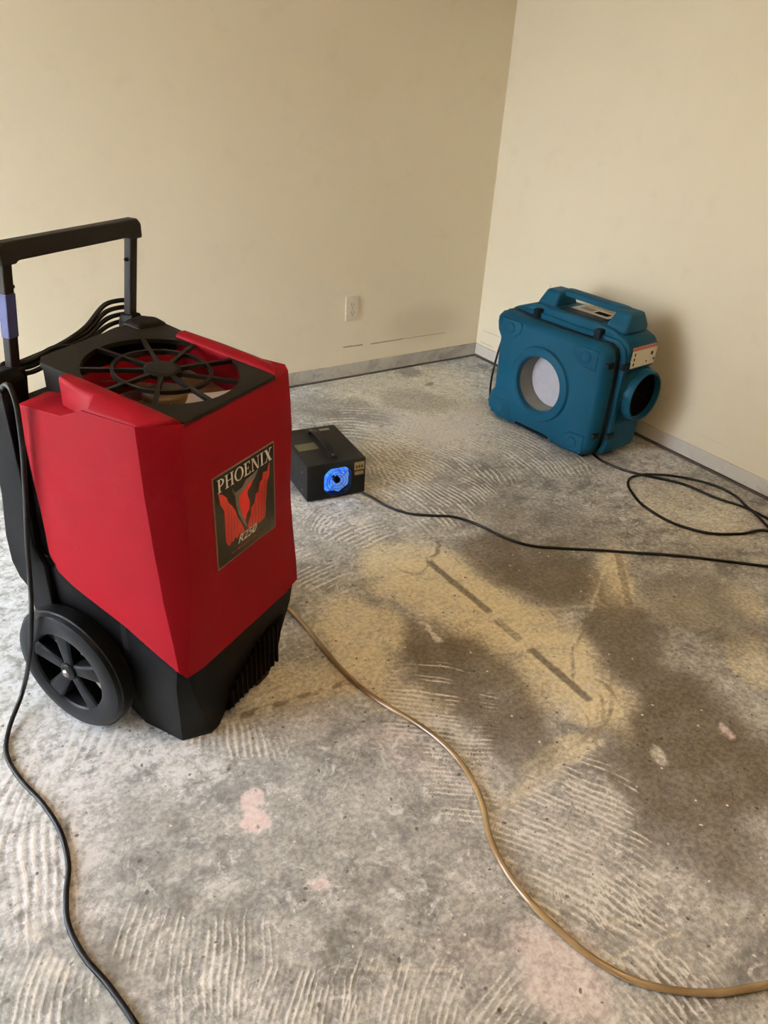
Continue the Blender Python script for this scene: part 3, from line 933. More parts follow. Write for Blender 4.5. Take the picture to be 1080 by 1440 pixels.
def base_ring(k):
    """k: 0 upper (tucked behind the shell) .. 1 bottom"""
    pts = []
    def side(v):
        zt = min(lerp_tab(SIDE_LOW, v) + 0.012, 0.42)
        zb = 0.0 if v <= 0.166 else 0.155
        z = zt * (1 - k) + zb * k
        ins = 0.004 + (0.030 * max(0.0, (0.20 - z) / 0.20) if v <= 0.166 else 0.012 * k)
        return z, ins
    for v in BV[:-1]:
        z, ins = side(v); pts.append((ins, v, z))
    ch = 0.018 + 0.040 * k
    z, ins = side(0.02)
    pts.append((ins, ch, z))
    zf = 0.245 * (1 - k)
    vf = 0.004 + 0.012 * k
    insr = 0.004 + 0.075 * max(0.0, (0.20 - zf) / 0.20)
    xl, xr = ins, 0.424 - insr
    pts.append((xl + ch * 0.9, vf, zf))
    for f, lift in ((0.10, 0), (0.22, 0.022), (0.5, 0.024), (0.74, 0.022), (0.88, 0)):
        pts.append((xl + ch + (xr - xl - 2 * ch) * f, vf, zf + lift * k))
    pts.append((xr - ch * 0.6, vf, zf))
    pts.append((xr, ch, z))
    for v in reversed(BV[:-1]):
        z, i2 = side(v)
        pts.append((0.424 - (insr if v <= 0.166 and k > 0 else i2), v, z))
    return pts


bm = bmesh.new()
loft(bm, [base_ring(k) for k in (0, 0.25, 0.5, 0.75, 0.93, 1.0)])
base = fin('base', bm, BLACK, dh, bevel=0.006, seg=2, smooth=40)
# intake vent on the front of the base
bm = bmesh.new()
vp = [(0.135, 0.035), (0.318, 0.035), (0.345, 0.10), (0.362, 0.165), (0.30, 0.165), (0.17, 0.10)]
prism(bm, vp, 0.003, 0.014, lambda a, b, h_: (a, h_, b))
vent = fin('intake_vent', bm, DARK, base)
for i in range(11):
    x = 0.150 + 0.018 * i
    z1 = min(0.158, 0.09 + (x - 0.15) * 0.62)
    bm = bmesh.new(); box(bm, x - 0.002, x + 0.002, -0.001, 0.010, 0.036, z1); fin('vent_slat', bm, BLACK, vent)

# rear frame: two cheeks and a recessed back panel
cheek = [(0.368, 0.800), (0.385, 0.816), (0.428, 0.812), (0.436, 0.70), (0.444, 0.545), (0.452, 0.50), (0.462, 0.44), (0.462, 0.372), (0.448, 0.335), (0.424, 0.312), (0.418, 0.20), (0.352, 0.20), (0.352, 0.40), (0.372, 0.44), (0.366, 0.62)]
for u0, u1 in ((-0.006, 0.050), (0.375, 0.431)):
    bm = bmesh.new(); prism(bm, cheek, u0, u1, lambda a, b, h_: (h_, a, b)); fin('rear_cheek', bm, BLACK, dh, bevel=0.005, smooth=40)
bm = bmesh.new(); box(bm, 0.012, 0.412, 0.335, 0.415, 0.21, 0.745); fin('back_panel', bm, BLACK, dh, bevel=0.004)

# handle
HV0, HV1, HZ0, HZ1 = 0.402, 0.362, 0.74, 1.047
HU0, HU1 = 0.050, 0.360


def hv(z): return HV0 + (HV1 - HV0) * (z - 0.80) / (HZ1 - 0.80)


hroot = None
bm = bmesh.new()
xs_ = [HU0 - 0.016, HU0 - 0.010, HU0, HU1, HU1 + 0.010, HU1 + 0.016]
zz_ = [0.0, 0.010, 0.018, 0.018, 0.010, 0.0]
prof = [(HU0 - 0.017, -0.022), (HU0 + 0.014, -0.022), (HU0 + 0.020, -0.017), (HU1 - 0.020, -0.017), (HU1 - 0.014, -0.022), (HU1 + 0.017, -0.022), (HU1 + 0.017, 0.006), (HU1 + 0.008, 0.017), (HU0 - 0.008, 0.017), (HU0 - 0.017, 0.006)]
zc = HZ1 - 0.017
prism(bm, prof, -0.014, 0.014, lambda a, b, h_: (a, hv(zc) + h_, zc + b))
fin('handle_grip', bm, HANDLE, dh, bevel=0.004, seg=3)
for hu in (HU0, HU1):
    bm = bmesh.new()
    w = 0.0100
    loft(bm, [[(hu + sx * w, hv(z) + sy * 0.010, z) for sx, sy in ((-1, -1), (1, -1), (1, 1), (-1, 1))] for z in (HZ0, 0.88, HZ1 - 0.035)])
    post = fin('handle_post', bm, HANDLE, dh, bevel=0.003)
    bm = bmesh.new()   # locking button
    lathe(bm, [(0.004, 0.0), (0.004, 0.006), (0.002, 0.008)], 10, lambda x, y, h_: (hu + (0.010 + h_ if hu < 0.2 else -0.010 - h_), hv(0.965) + x, 0.965 + y), True, True)
    fin('lock_button', bm, DARK, post)
    bm = bmesh.new()
    dz_ = 0.0 if hu > 0.2 else -0.036
    sp = [(-0.018, 0.72), (0.018, 0.72), (0.024, 0.79 + dz_), (0.022, 0.832 + dz_), (0.013, 0.846 + dz_), (-0.013, 0.846 + dz_), (-0.018, 0.83 + dz_)]
    prism(bm, sp, -0.018, 0.018, lambda a, b, h_: (hu + (a if hu > 0.2 else -a), hv(b) + h_, b))
    fin('post_socket', bm, BLACK_MATTE, dh, bevel=0.004)
    if hu < 0.2:
        bm = bmesh.new()
        loft(bm, [[(hu + sx * 0.0110, hv(z) + sy * 0.0112, z) for sx, sy in ((-1, -1), (1, -1), (1, 1), (-1, 1))] for z in (0.872, 0.90, 0.93, 0.956)])
        tag(fin('tape_wrap', bm, TAPE, post, bevel=0.002), 'blue tape wrapped around the handle post')

# wheels
WV, WZ, WR = 0.300, 0.154, 0.154


def wheel(u_out, u_in):
    s = 1 if u_in > u_out else -1
    f = lambda x, y, h_: (u_out + s * h_, WV + x, WZ + y)
    b_ = bmesh.new()
    lathe(b_, [(0.098, 0.050), (0.098, 0.006), (0.101, 0.002), (0.106, 0.000), (0.138, 0.000), (0.146, 0.003), (0.149, 0.007), (0.150, 0.011), (WR, 0.013), (WR, 0.036), (0.151, 0.046), (0.146, 0.050), (0.098, 0.050)], 64, f)
    w = fin('wheel', b_, RUBBER, dh, smooth=28)
    b_ = bmesh.new()
    lathe(b_, [(0.022, 0.045), (0.022, 0.004), (0.018, 0.001)], 24, f, True, True)
    fin('wheel_hub', b_, RUBBER, w, bevel=0.002, smooth=40)
    b_ = bmesh.new()
    lathe(b_, [(0.0095, 0.004), (0.0095, -0.003), (0.006, -0.006)], 16, f, True, True)
    fin('axle_bolt', b_, STEEL, w, smooth=40)
    for k in range(5):
        a = PI / 2 + 2 * PI * k / 5 - 0.02
        ca, sa = math.cos(a), math.sin(a)
        b_ = bmesh.new()
        rg = []
        for r, wd, h0 in ((0.012, 0.014, 0.008), (0.05, 0.017, 0.005), (0.102, 0.024, 0.003)):
            rg.append([f(r * ca - sa * q * wd * tt, r * sa + ca * q * wd * tt, hh) for q, hh, tt in ((-1, 0.034, 1.0), (1, 0.034, 1.0), (1, h0 + 0.004, 1.0), (0.7, h0, 1.0), (-0.7, h0, 1.0), (-1, h0 + 0.004, 1.0))])
        loft(b_, rg)
        fin('wheel_spoke', b_, RUBBER, w, bevel=0.0015, smooth=40)
    return w


wheel(-0.046, 0.0)
wheel(0.470, 0.43)
bm = bmesh.new(); tube(bm, [(-0.02, WV, WZ), (0.445, WV, WZ)], 0.008, 10); fin('axle', bm, STEEL, dh)

# front label
LW, LH = 0.203, 0.212
lab_o = (0.1270, -0.0008, 0.652)      # top left corner
lab = bmesh.new()
lp = [(0, 0), (1, 0), (1, 1), (0, 1)]


def LB(s, t, d): return (lab_o[0] + s * LW, lab_o[1] - d, lab_o[2] - t * LH)


loft(lab, [[LB(s, t, -0.002) for s, t in lp], [LB(s, t, 0.0012) for s, t in lp]])
label = fin('front_label', lab, GOLD, dh)
tag(label, 'black emblem label with PHOENIX lettering and a red bird')
bm = bmesh.new(); e = 0.012
loft(bm, [[LB(s, t, 0.0005) for s, t in ((e, e), (1 - e, e), (1 - e, 1 - e), (e, 1 - e))], [LB(s, t, 0.0016) for s, t in ((e, e), (1 - e, e), (1 - e, 1 - e), (e, 1 - e))]])
fin('label_field', bm, LABELBLK, label)

# homography: label seen in the photograph -> unit square
_src = [(105, 485), (675, 130), (715, 910), (185, 1325)]
_dst = [(0, 0), (1, 0), (1, 1), (0, 1)]
_A, _B = [], []
for (x, y), (s, t) in zip(_src, _dst):
    _A += [[x, y, 1, 0, 0, 0, -s * x, -s * y], [0, 0, 0, x, y, 1, -t * x, -t * y]]; _B += [s, t]
_Hm = np.append(np.linalg.solve(np.array(_A, float), np.array(_B, float)), 1).reshape(3, 3)


def HM(x, y):
    v = _Hm @ np.array([x, y, 1.0]); return (v[0] / v[2], v[1] / v[2])


def decal(bm_, poly, d=0.0021):
    """flat printed shape on the label, polygon in label units"""
    a = [bm_.verts.new(LB(s, t, d)) for s, t in poly]
    f = bm_.faces.new(a)
    bmesh.ops.triangulate(bm_, faces=[f])


def traced(bm_, poly, d=0.0021): decal(bm_, [HM(*p) for p in poly], d)


# red wings made of feather strokes
bm = bmesh.new()
traced(bm, [(160, 612), (205, 622), (245, 650), (258, 690), (296, 722), (330, 770), (352, 832), (385, 870), (412, 925), (425, 965), (400, 985), (372, 975), (355, 1025), (335, 1010), (318, 1055), (300, 1050), (288, 1090), (262, 1088), (248, 1050), (238, 960), (232, 830), (222, 770), (185, 720), (180, 665)])
traced(bm, [(640, 310), (628, 345), (618, 400), (580, 410), (572, 480), (552, 500), (540, 590), (515, 610), (508, 690), (475, 735), (478, 800), (462, 840), (448, 900), (450, 945), (470, 935), (490, 915), (540, 880), (575, 862), (610, 820), (616, 760), (612, 640), (608, 520), (620, 495), (640, 440), (632, 390)])
fin('emblem_wings', bm, INK_R, label)
bm = bmesh.new()
for i, x in enumerate((262, 290, 318, 348, 378)):
    y0 = [720, 760, 810, 870, 930][i]; y1 = [1040, 1040, 1010, 985, 975][i]
    traced(bm, [(x - 3, y0), (x + 3, y0 + 4), (x + 10, y1), (x + 4, y1 + 4)], 0.0026)
for i, x in enumerate((488, 515, 545, 572, 596)):
    y0 = [800, 700, 610, 530, 470][i]; y1 = [915, 890, 870, 850, 830][i]
    traced(bm, [(x - 3, y0), (x + 3, y0), (x + 3, y1), (x - 3, y1)], 0.0026)
tag(fin('feather_lines', bm, INK_DR, label), kind='stuff')
bm = bmesh.new()
traced(bm, [(362, 625), (395, 590), (440, 525), (488, 475), (470, 530), (440, 580), (438, 620), (462, 680), (462, 740), (435, 800), (428, 855), (400, 815), (372, 740), (360, 680)], 0.0024)
fin('emblem_body', bm, INK_R2, label)
bm = bmesh.new()
traced(bm, [(288, 560), (320, 600), (345, 585), (385, 550), (420, 480), (470, 440), (535, 375), (525, 405), (492, 445), (495, 480), (440, 528), (398, 588), (362, 628), (345, 640), (322, 632), (300, 600)], 0.0023)
traced(bm, [(322, 632), (362, 628), (358, 690), (375, 755), (405, 820), (430, 862), (440, 900), (432, 915), (400, 870), (358, 795), (335, 720)], 0.00225)
fin('emblem_outline', bm, INK_G, label)


# PHOENIX in serif capitals
def glyph(ch):
    S, T = 0.16, 0.07   # thick and thin strokes
    r = lambda x0, x1, y0, y1: [(x0, y0), (x1, y0), (x1, y1), (x0, y1)]
    if ch == 'P':
        p = [r(.10, .26, 0, 1), r(0, .36, 0, .06), r(0, .26, .94, 1)]
        ro = [(0.26 + 0.40 * math.cos(a), 0.71 + 0.29 * math.sin(a)) for a in np.linspace(PI / 2, -PI / 2, 13)]
        ri = [(0.26 + 0.24 * math.cos(a), 0.71 + 0.22 * math.sin(a)) for a in np.linspace(PI / 2, -PI / 2, 13)]
        p += [[ro[i], ro[i + 1], ri[i + 1], ri[i]] for i in range(12)]
        return p, 0.68
    if ch == 'H':
        return [r(.10, .26, 0, 1), r(.62, .78, 0, 1), r(.26, .62, .48, .55)] + [r(x, x + .34, y, y + .06) for x in (.01, .53) for y in (0, .94)], 0.88
    if ch == 'O':
        ro = [(0.46 + 0.46 * math.cos(a), 0.5 + 0.52 * math.sin(a)) for a in np.linspace(0, 2 * PI, 29)]
        ri = [(0.46 + 0.29 * math.cos(a), 0.5 + 0.45 * math.sin(a)) for a in np.linspace(0, 2 * PI, 29)]
        return [[ro[i], ro[i + 1], ri[i + 1], ri[i]] for i in range(28)], 0.92
    if ch == 'E':
        return [r(.10, .26, 0, 1), r(0, .62, 0, .07), r(0, .60, .93, 1), r(.26, .46, .48, .55), r(.56, .64, 0, .22), r(.54, .61, .78, 1), r(.43, .48, .40, .63)], 0.70
    if ch == 'N':
        return [r(.10, .17, 0, 1), r(.71, .78, 0, 1), [(.06, 1), (.26, 1), (.78, 0), (.64, 0)], r(0, .28, 0, .06), r(.60, .88, .94, 1), r(0, .2, .94, 1)], 0.90
    if ch == 'I':
        return [r(.10, .26, 0, 1), r(0, .36, 0, .06), r(0, .36, .94, 1)], 0.38
    if ch == 'X':
        return [[(.08, 1), (.30, 1), (.78, 0), (.56, 0)], [(.68, 1), (.76, 1), (.20, 0), (.12, 0)], r(0, .36, .94, 1), r(.56, .84, .94, 1), r(0, .30, 0, .06), r(.50, .86, 0, .06)], 0.86


bm = bmesh.new()
word = 'PHOENIX'
tot = sum(glyph(c)[1] for c in word) + 0.06 * (len(word) - 1)
x = 0.0
s0, s1, tb, th = 0.06, 0.955, 0.178, 0.138
for c in word:
    polys, wd = glyph(c)
    for p in polys:
        decal(bm, [(s0 + (x + a) / tot * (s1 - s0), tb - b * th) for a, b in p], 0.0023)
    x += wd + 0.06
fin('lettering', bm, INK_W, label)


def text_mesh(txt, mat, name, s0, s1, t0, t1, shear=0.0, d=0.0023):
    cu = bpy.data.curves.new('txt', 'FONT'); cu.body = txt; cu.shear = shear; cu.offset = 0.02
    o = bpy.data.objects.new('txt', cu); COL.objects.link(o)
    bpy.context.view_layer.update()
    me = bpy.data.meshes.new_from_object(o.evaluated_get(bpy.context.evaluated_depsgraph_get()))
    bpy.data.objects.remove(o)
    b_ = bmesh.new(); b_.from_mesh(me)
    xs = [v.co.x for v in b_.verts]; ys = [v.co.y for v in b_.verts]
    for v in b_.verts:
        a = (v.co.x - min(xs)) / (max(xs) - min(xs)); h_ = (v.co.y - min(ys)) / (max(ys) - min(ys))
        v.co = LB(s0 + a * (s1 - s0), t1 + h_ * (t0 - t1), d)
    return fin(name, b_, mat, label)


text_mesh('R250', INK_W, 'model_lettering', 0.33, 0.655, 0.775, 0.865, 0.35)
bm = bmesh.new()
x = 0.22
for wd in (0.05, 0.05, 0.06, 0.02, 0.05, 0.05, 0.06, 0.04, 0.05, 0.02, 0.05, 0.05):
    decal(bm, [(x, 0.905), (x + wd * 0.8, 0.905), (x + wd * 0.8, 0.925), (x, 0.925)], 0.0022); x += wd
tag(fin('fine_print', bm, INK_DR, label), kind='stuff')

# ------------------------------------------------------------------ dehumidifier power cord
cord = empty('power_cord', (DO[0] + 0.0, DO[1], 0), 0, 'black power cord wrapped behind the red dehumidifier and trailing over the floor', 'cord')
cord.location = (0, 0, 0)
Rz = Matrix.Rotation(DA, 3, 'Z')


def DL(u_, v_, z_): return Vector(DO) + Rz @ Vector((u_, v_, z_))


for k in range(5):
    o = k * 0.010
    arch = 0.866 - k * 0.0155
    pts = [DL(0.060, 0.425 + 0.006 * (k % 2), 0.805 - 0.004 * (k % 3)), DL(0.12, 0.44, 0.800 - 0.003 * k), DL(0.20, 0.445, 0.805 - 0.004 * k + 0.004 * (k % 2)),
           DL(0.27, 0.44, 0.826 - 0.010 * k), DL(0.325, 0.435, arch - 0.004), DL(0.358, 0.43, arch), DL(0.385, 0.425, arch - 0.006), DL(0.405, 0.43, arch - 0.04), DL(0.40, 0.455, 0.74)]
    bm = bmesh.new(); tube(bm, spline(pts, 8), 0.0052, 8)
    fin('cord_loop', bm, CORD, cord, smooth=180)
for k in range(3):
    pts = [DL(0.02, 0.40, 0.800 - 0.012 * k), DL(0.05, 0.425, 0.812 - 0.012 * k), DL(0.11, 0.43, 0.800 - 0.012 * k), DL(0.17, 0.425, 0.812 - 0.015 * k), DL(0.22, 0.43, 0.80 - 0.02 * k)]
    bm = bmesh.new(); tube(bm, spline(pts, 8), 0.0052, 8)
    fin('cord_loop', bm, CORD, cord, smooth=180)
def on_side(px, py, u_):
    """point of the dehumidifier's side plane u = u_ seen at a place of the photograph"""
    d = _f + _r * ((px - 540) / F_PX) - _u * ((py - 720) / F_PX)
    n = Rz @ Vector((1, 0, 0))
    t = (u_ + (Vector(DO) - Vector((0, 0, CAM_H))).dot(n)) / d.dot(n)
    return Vector((0, 0, CAM_H)) + d * t


pts = [DL(0.03, 0.405, 0.80), DL(0.0, 0.385, 0.785)]
pts += [on_side(*p) for p in ((14, 545, -0.012), (28, 600, -0.013), (35, 681, -0.013), (39, 770, -0.014), (43, 828, -0.030), (44, 865, -0.056), (41, 926, -0.058))]
pts += [gnd(31, 975, 0.04), gnd(13, 1024, 0.010), gnd(9, 1060, 0.006)]
pts += [gnd(x_, y_, 0.0055) for x_, y_ in ((28, 1095), (60, 1130), (85, 1170), (96, 1215), (93, 1260), (96, 1300), (118, 1345), (152, 1385), (190, 1440), (235, 1520))]
bm = bmesh.new(); tube(bm, spline(pts, 8), 0.0053, 10)
fin('cord_lead', bm, CORD, cord, smooth=180)

# ------------------------------------------------------------------ amber drain hose
hp = [(392, 845), (418, 868), (440, 893), (470, 930), (500, 960), (540, 990), (590, 1020), (630, 1052), (660, 1090), (678, 1130), (688, 1175), (710, 1222), (745, 1268), (790, 1312), (840, 1352), (895, 1380), (950, 1393), (1010, 1396), (1085, 1383), (1180, 1360)]
bm = bmesh.new(); tube(bm, spline([DL(0.34, 0.41, 0.20), DL(0.36, 0.445, 0.15), DL(0.42, 0.50, 0.05), DL(0.50, 0.50, 0.0072), DL(0.57, 0.42, 0.0068), DL(0.60, 0.29, 0.0068)] + [gnd(x_, y_, 0.0068) for x_, y_ in hp], 8), 0.0068, 12)
o = fin('drain_hose', bm, HOSE, smooth=180)
tag(o, 'amber clear drain hose snaking over the concrete from the red dehumidifier', 'hose')

# ------------------------------------------------------------------ black fan box with blue glow
FO = gnd(432, 708); FA = math.radians(-7)
fb = empty('ozone_generator', (FO.x, FO.y, 0), FA, 'small black metal box with a glowing blue fan opening on the floor', 'ozone generator')
BW, BD, BH = 0.222, 0.298, 0.144
FCX, FCZ, FR = 0.116, 0.068, 0.052
f0 = 0.006
bm = bmesh.new()
pl = [(0, f0), (BW, f0), (BW, BH), (0, BH)]
angs, outp = radial(pl, (FCX, FCZ), 56)
sq = lambda a: FR * min(1.12, 1.0 / max(abs(math.cos(a)) ** 6 + abs(math.sin(a)) ** 6, 1e-6) ** (1 / 6))
inn = [(FCX + sq(a) * math.cos(a), FCZ + sq(a) * math.sin(a)) for a in angs]
loft(bm, [[(x_, BD, z_) for x_, z_ in outp], [(x_, 0, z_) for x_, z_ in outp], [(x_, 0, z_) for x_, z_ in inn], [(x_, 0.030, z_) for x_, z_ in inn]], cap0=True, cap1=False)
fin('housing', bm, BOXBLK, fb, bevel=0.002)
bm = bmesh.new()
for (x_, y_) in ((0.02, 0.02), (BW - 0.02, 0.02), (0.02, BD - 0.02), (BW - 0.02, BD - 0.02)):
    bm2 = bmesh.new(); lathe(bm2, [(0.009, 0.0), (0.010, 0.007)], 12, lambda a, b, h_: (x_ + a, y_ + b, h_), True, True); fin('foot', bm2, RUBBER, fb)
bm.free()


def glow_mat():
    m, t, N, L, b = nt('blue lamp glow')
    g = G(t)
    P = N.new('ShaderNodeTexCoord').outputs['Object']
    n = g.noise(P, 40.0, 3, 0.5)
    col = g.mix(g.mr(n, 0.35, 0.65), (0.02, 0.11, 1.0), (0.08, 0.36, 1.0))
    b.inputs['Base Color'].default_value = (0.02, 0.03, 0.08, 1)
    L.new(col, b.inputs['Emission Color']); b.inputs['Emission Strength'].default_value = 1.25
    return m


bm = bmesh.new()
lathe(bm, [(0.060, 0.029), (0.001, 0.031)], 32, lambda a, b, h_: (FCX + a, h_, FCZ + b), False, True)
tag(fin('glowing_lamp', bm, glow_mat(), fb), 'blue glowing lamp behind the fan')
BLADEB = emis('pale blue lit fan blade', (0.10, 0.33, 1.0), 0.35, (0.25, 0.35, 0.6))
for k in range(7):
    bm = bmesh.new(); rg = []
    for i in range(8):
        r = 0.013 + 0.036 * i / 7
        a = 2 * PI * k / 7 + 1.5 * (i / 7) ** 1.2
        wv = 0.004 + 0.010 * i / 7
        cx, cz = FCX + r * math.cos(a), FCZ + r * math.sin(a)
        tx, tz = -math.sin(a), math.cos(a)
        rg.append([(cx + tx * s * wv * 0.7, 0.016 + s * wv * 0.5 + d, cz + tz * s * wv * 0.7) for s, d in ((-1, 0), (1, 0), (1, 0.0008), (-1, 0.0008))])
    loft(bm, rg); fin('fan_blade', bm, BLADEB, fb)
bm = bmesh.new(); lathe(bm, [(0.012, 0.028), (0.012, 0.006), (0.009, 0.003)], 20, lambda a, b, h_: (FCX + a, h_, FCZ + b), True, True); fin('fan_hub', bm, DARK, fb)
for k, r in enumerate((0.022, 0.032, 0.042)):
    bm = bmesh.new(); tube(bm, [(FCX + r * math.cos(a), 0.001, FCZ + r * math.sin(a)) for a in np.linspace(0, 2 * PI, 33)], 0.0008, 6, False)
    fin('guard_ring', bm, BOXBLK, fb)
for k in range(4):
    a = PI / 4 + k * PI / 2
    bm = bmesh.new(); tube(bm, [(FCX + r * math.cos(a), 0.001, FCZ + r * math.sin(a)) for r in (0.012, 0.056)], 0.0009, 6); fin('guard_strut', bm, BOXBLK, fb)
bm = bmesh.new(); box(bm, 0.178, 0.216, -0.0006, 0.001, 0.100, 0.131); st = fin('spec_sticker', bm, TANST, fb)
for q in range(3):
    bm = bmesh.new(); box(bm, 0.184 + 0.010 * q, 0.190 + 0.010 * q, -0.0009, 0.0, 0.108, 0.118); fin('sticker_mark', bm, BOXBLK, st)
bm = bmesh.new(); box(bm, 0.180, 0.214, -0.0006, 0.001, 0.080, 0.094); fin('warning_sticker', bm, TANST, fb)
# carrying handle on top
hz = BH
bm = bmesh.new()
hpts = spline([(0.112, 0.040, hz + 0.004), (0.112, 0.055, hz + 0.012), (0.112, 0.09, hz + 0.022), (0.112, 0.15, hz + 0.025), (0.112, 0.21, hz + 0.022), (0.112, 0.245, hz + 0.012), (0.112, 0.26, hz + 0.004)], 6)
loft(bm, [[(p.x + sx * (0.010 + 0.003 * math.sin(PI * i / (len(hpts) - 1))), p.y, p.z + sz * 0.0035) for sx, sz in ((-1, -1), (1, -1), (1, 1), (-1, 1))] for i, p in enumerate(hpts)])
hd = fin('carry_handle', bm, BOXBLK, fb, bevel=0.0015)
for y_ in (0.042, 0.258):
    bm = bmesh.new(); box(bm, 0.098, 0.126, y_ - 0.016, y_ + 0.016, hz, hz + 0.009); c_ = fin('handle_cap', bm, BOXBLK, hd, bevel=0.003)
    bm = bmesh.new(); lathe(bm, [(0.0045, 0.009), (0.0045, 0.011)], 12, lambda a, b, h_: (0.112 + a, y_ + b, hz + h_), True, True); fin('screw', bm, STEEL, hd)
bm = bmesh.new(); box(bm, 0.015, 0.092, 0.12, 0.175, hz, hz + 0.0006); fin('tape_patch', bm, OLIVEST, fb)
bm = bmesh.new(); box(bm, 0.150, 0.190, 0.258, 0.276, hz, hz + 0.0005); fin('top_sticker', bm, INK_G, fb)
for x_, z_ in ((0.006, 0.10), (0.006, 0.03)):
    bm = bmesh.new(); lathe(bm, [(0.003, 0.0), (0.003, -0.0015)], 10, lambda a, b, h_: (x_ - 0.006 + h_, 0.05 + a, z_ + b), True, True); fin('screw', bm, STEEL, fb)

cp = [(505, 690), (522, 699), (545, 712), (575, 722), (610, 725), (640, 727), (675, 739), (710, 756), (745, 767), (790, 771), (830, 773), (890, 777), (950, 781), (1020, 789), (1085, 797), (1120, 800)]
bm = bmesh.new(); tube(bm, spline([gnd(x_, y_, 0.005) for x_, y_ in cp], 8), 0.0048, 10)
tag(fin('power_cord', bm, CORD, smooth=180), 'black cord running across the floor from the small black fan box', 'cord')

# ------------------------------------------------------------------ blue air scrubber
SO, SA = (2.172, 2.34, 0.0), math.radians(-85)
asr = empty('air_scrubber', SO, SA, 'blue plastic air scrubber with round filter port and carry handle by the right wall', 'air scrubber')
cov = [(-0.036, 0.038), (-0.046, 0.075), (-0.034, 0.118), (-0.014, 0.148), (-0.018, 0.31), (-0.018, 0.376), (-0.038, 0.394), (-0.046, 0.43), (-0.044, 0.458), (-0.030, 0.474), (0.004, 0.482), (0.09, 0.476), (0.118, 0.473), (0.326, 0.472), (0.498, 0.477), (0.528, 0.462), (0.540, 0.436), (0.548, 0.282), (0.546, 0.123), (0.540, 0.06), (0.524, 0.026), (0.478, 0.012), (0.43, 0.007), (0.341, 0.007), (0.322, 0.024), (0.127, 0.024), (0.110, 0.006), (0.03, 0.004)]
CC = (0.243, 0.240)
NR = 112
angs, outp = radial(cov, CC, NR)


def off(poly, d, c=CC):
    """pull an outline towards the middle by about d"""
    out = []
    n = len(poly)
    for i in range(n):
        a, b, p = Vector(poly[i - 1]), Vector(poly[(i + 1) % n]), Vector(poly[i])
        t_ = (b - a).normalized(); nrm = Vector((-t_.y, t_.x))
        if (Vector(c) - p).dot(nrm) < 0: nrm = -nrm
        q = p + nrm * d
        out.append((q.x, q.y))
    return out


ri = lambda r: [(CC[0] + r * math.cos(a), CC[1] + r * math.sin(a)) for a in angs]
o1, o2 = off(outp, 0.010), off(outp, 0.026)
bm = bmesh.new()
seq = [(o1, 0.066), (outp, 0.060), (outp, 0.034), (o1, 0.012), (o2, 0.0), (ri(0.158), 0.0), (ri(0.152), -0.010), (ri(0.140), -0.014), (ri(0.124), -0.014), (ri(0.117), -0.008), (ri(0.114), 0.008), (ri(0.114), 0.014)]
loft(bm, [[(x_, y_, z_) for x_, z_ in ring] for ring, y_ in seq], cap0=False, cap1=False)
cover = fin('front_cover', bm, BLUE, asr, smooth=38)
bm = bmesh.new()
lathe(bm, [(0.1135, 0.012), (0.111, 0.086)], 48, lambda a, b, h_: (CC[0] + a, h_, CC[1] + b)); fin('port_liner', bm, OLIVE, asr, smooth=40)
bm = bmesh.new()
lathe(bm, [(0.112, 0.085), (0.06, 0.081), (0.002, 0.079)], 48, lambda a, b, h_: (CC[0] + a, h_, CC[1] + b), False, True); fin('filter', bm, FILTER, asr, smooth=60)
# corner pads with round bosses
for (x_, z_, sx, sz) in ((0.052, 0.428, 1, -1), (0.452, 0.424, -1, -1), (0.050, 0.068, 1, 1), (0.462, 0.066, -1, 1)):
    bm = bmesh.new()
    pad = [(x_ - sx * 0.052, z_ - sz * 0.034), (x_ + sx * 0.050, z_ - sz * 0.034), (x_ + sx * 0.060, z_ - sz * 0.020), (x_ + sx * 0.055, z_ + sz * 0.012), (x_ + sx * 0.020, z_ + sz * 0.040), (x_ - sx * 0.052, z_ + sz * 0.046)]
    cxm = sum(p[0] for p in pad) / 6; czm = sum(p[1] for p in pad) / 6
    loft(bm, [[(a, 0.004, b) for a, b in pad], [(a, -0.0015, b) for a, b in pad], [(cxm + (a - cxm) * 0.90, -0.0045, czm + (b - czm) * 0.90) for a, b in pad]])
    pd = fin('corner_pad', bm, BLUE, cover, bevel=0.003, smooth=40)
    bm = bmesh.new(); lathe(bm, [(0.024, -0.003), (0.023, -0.0075), (0.020, -0.009), (0.016, -0.007), (0.002, -0.0065)], 24, lambda a, b, h_: (x_ + a, h_, z_ + b), False, True)
    fin('boss', bm, BLUE, cover, smooth=40)
# dark gasket between cover and body
gk = off(outp, -0.003)
bm = bmesh.new(); loft(bm, [[(x_, 0.060, z_) for x_, z_ in o2], [(x_, 0.062, z_) for x_, z_ in gk], [(x_, 0.083, z_) for x_, z_ in gk], [(x_, 0.088, z_) for x_, z_ in o2]], cap0=False, cap1=False); fin('gasket', bm, NAVY, asr)
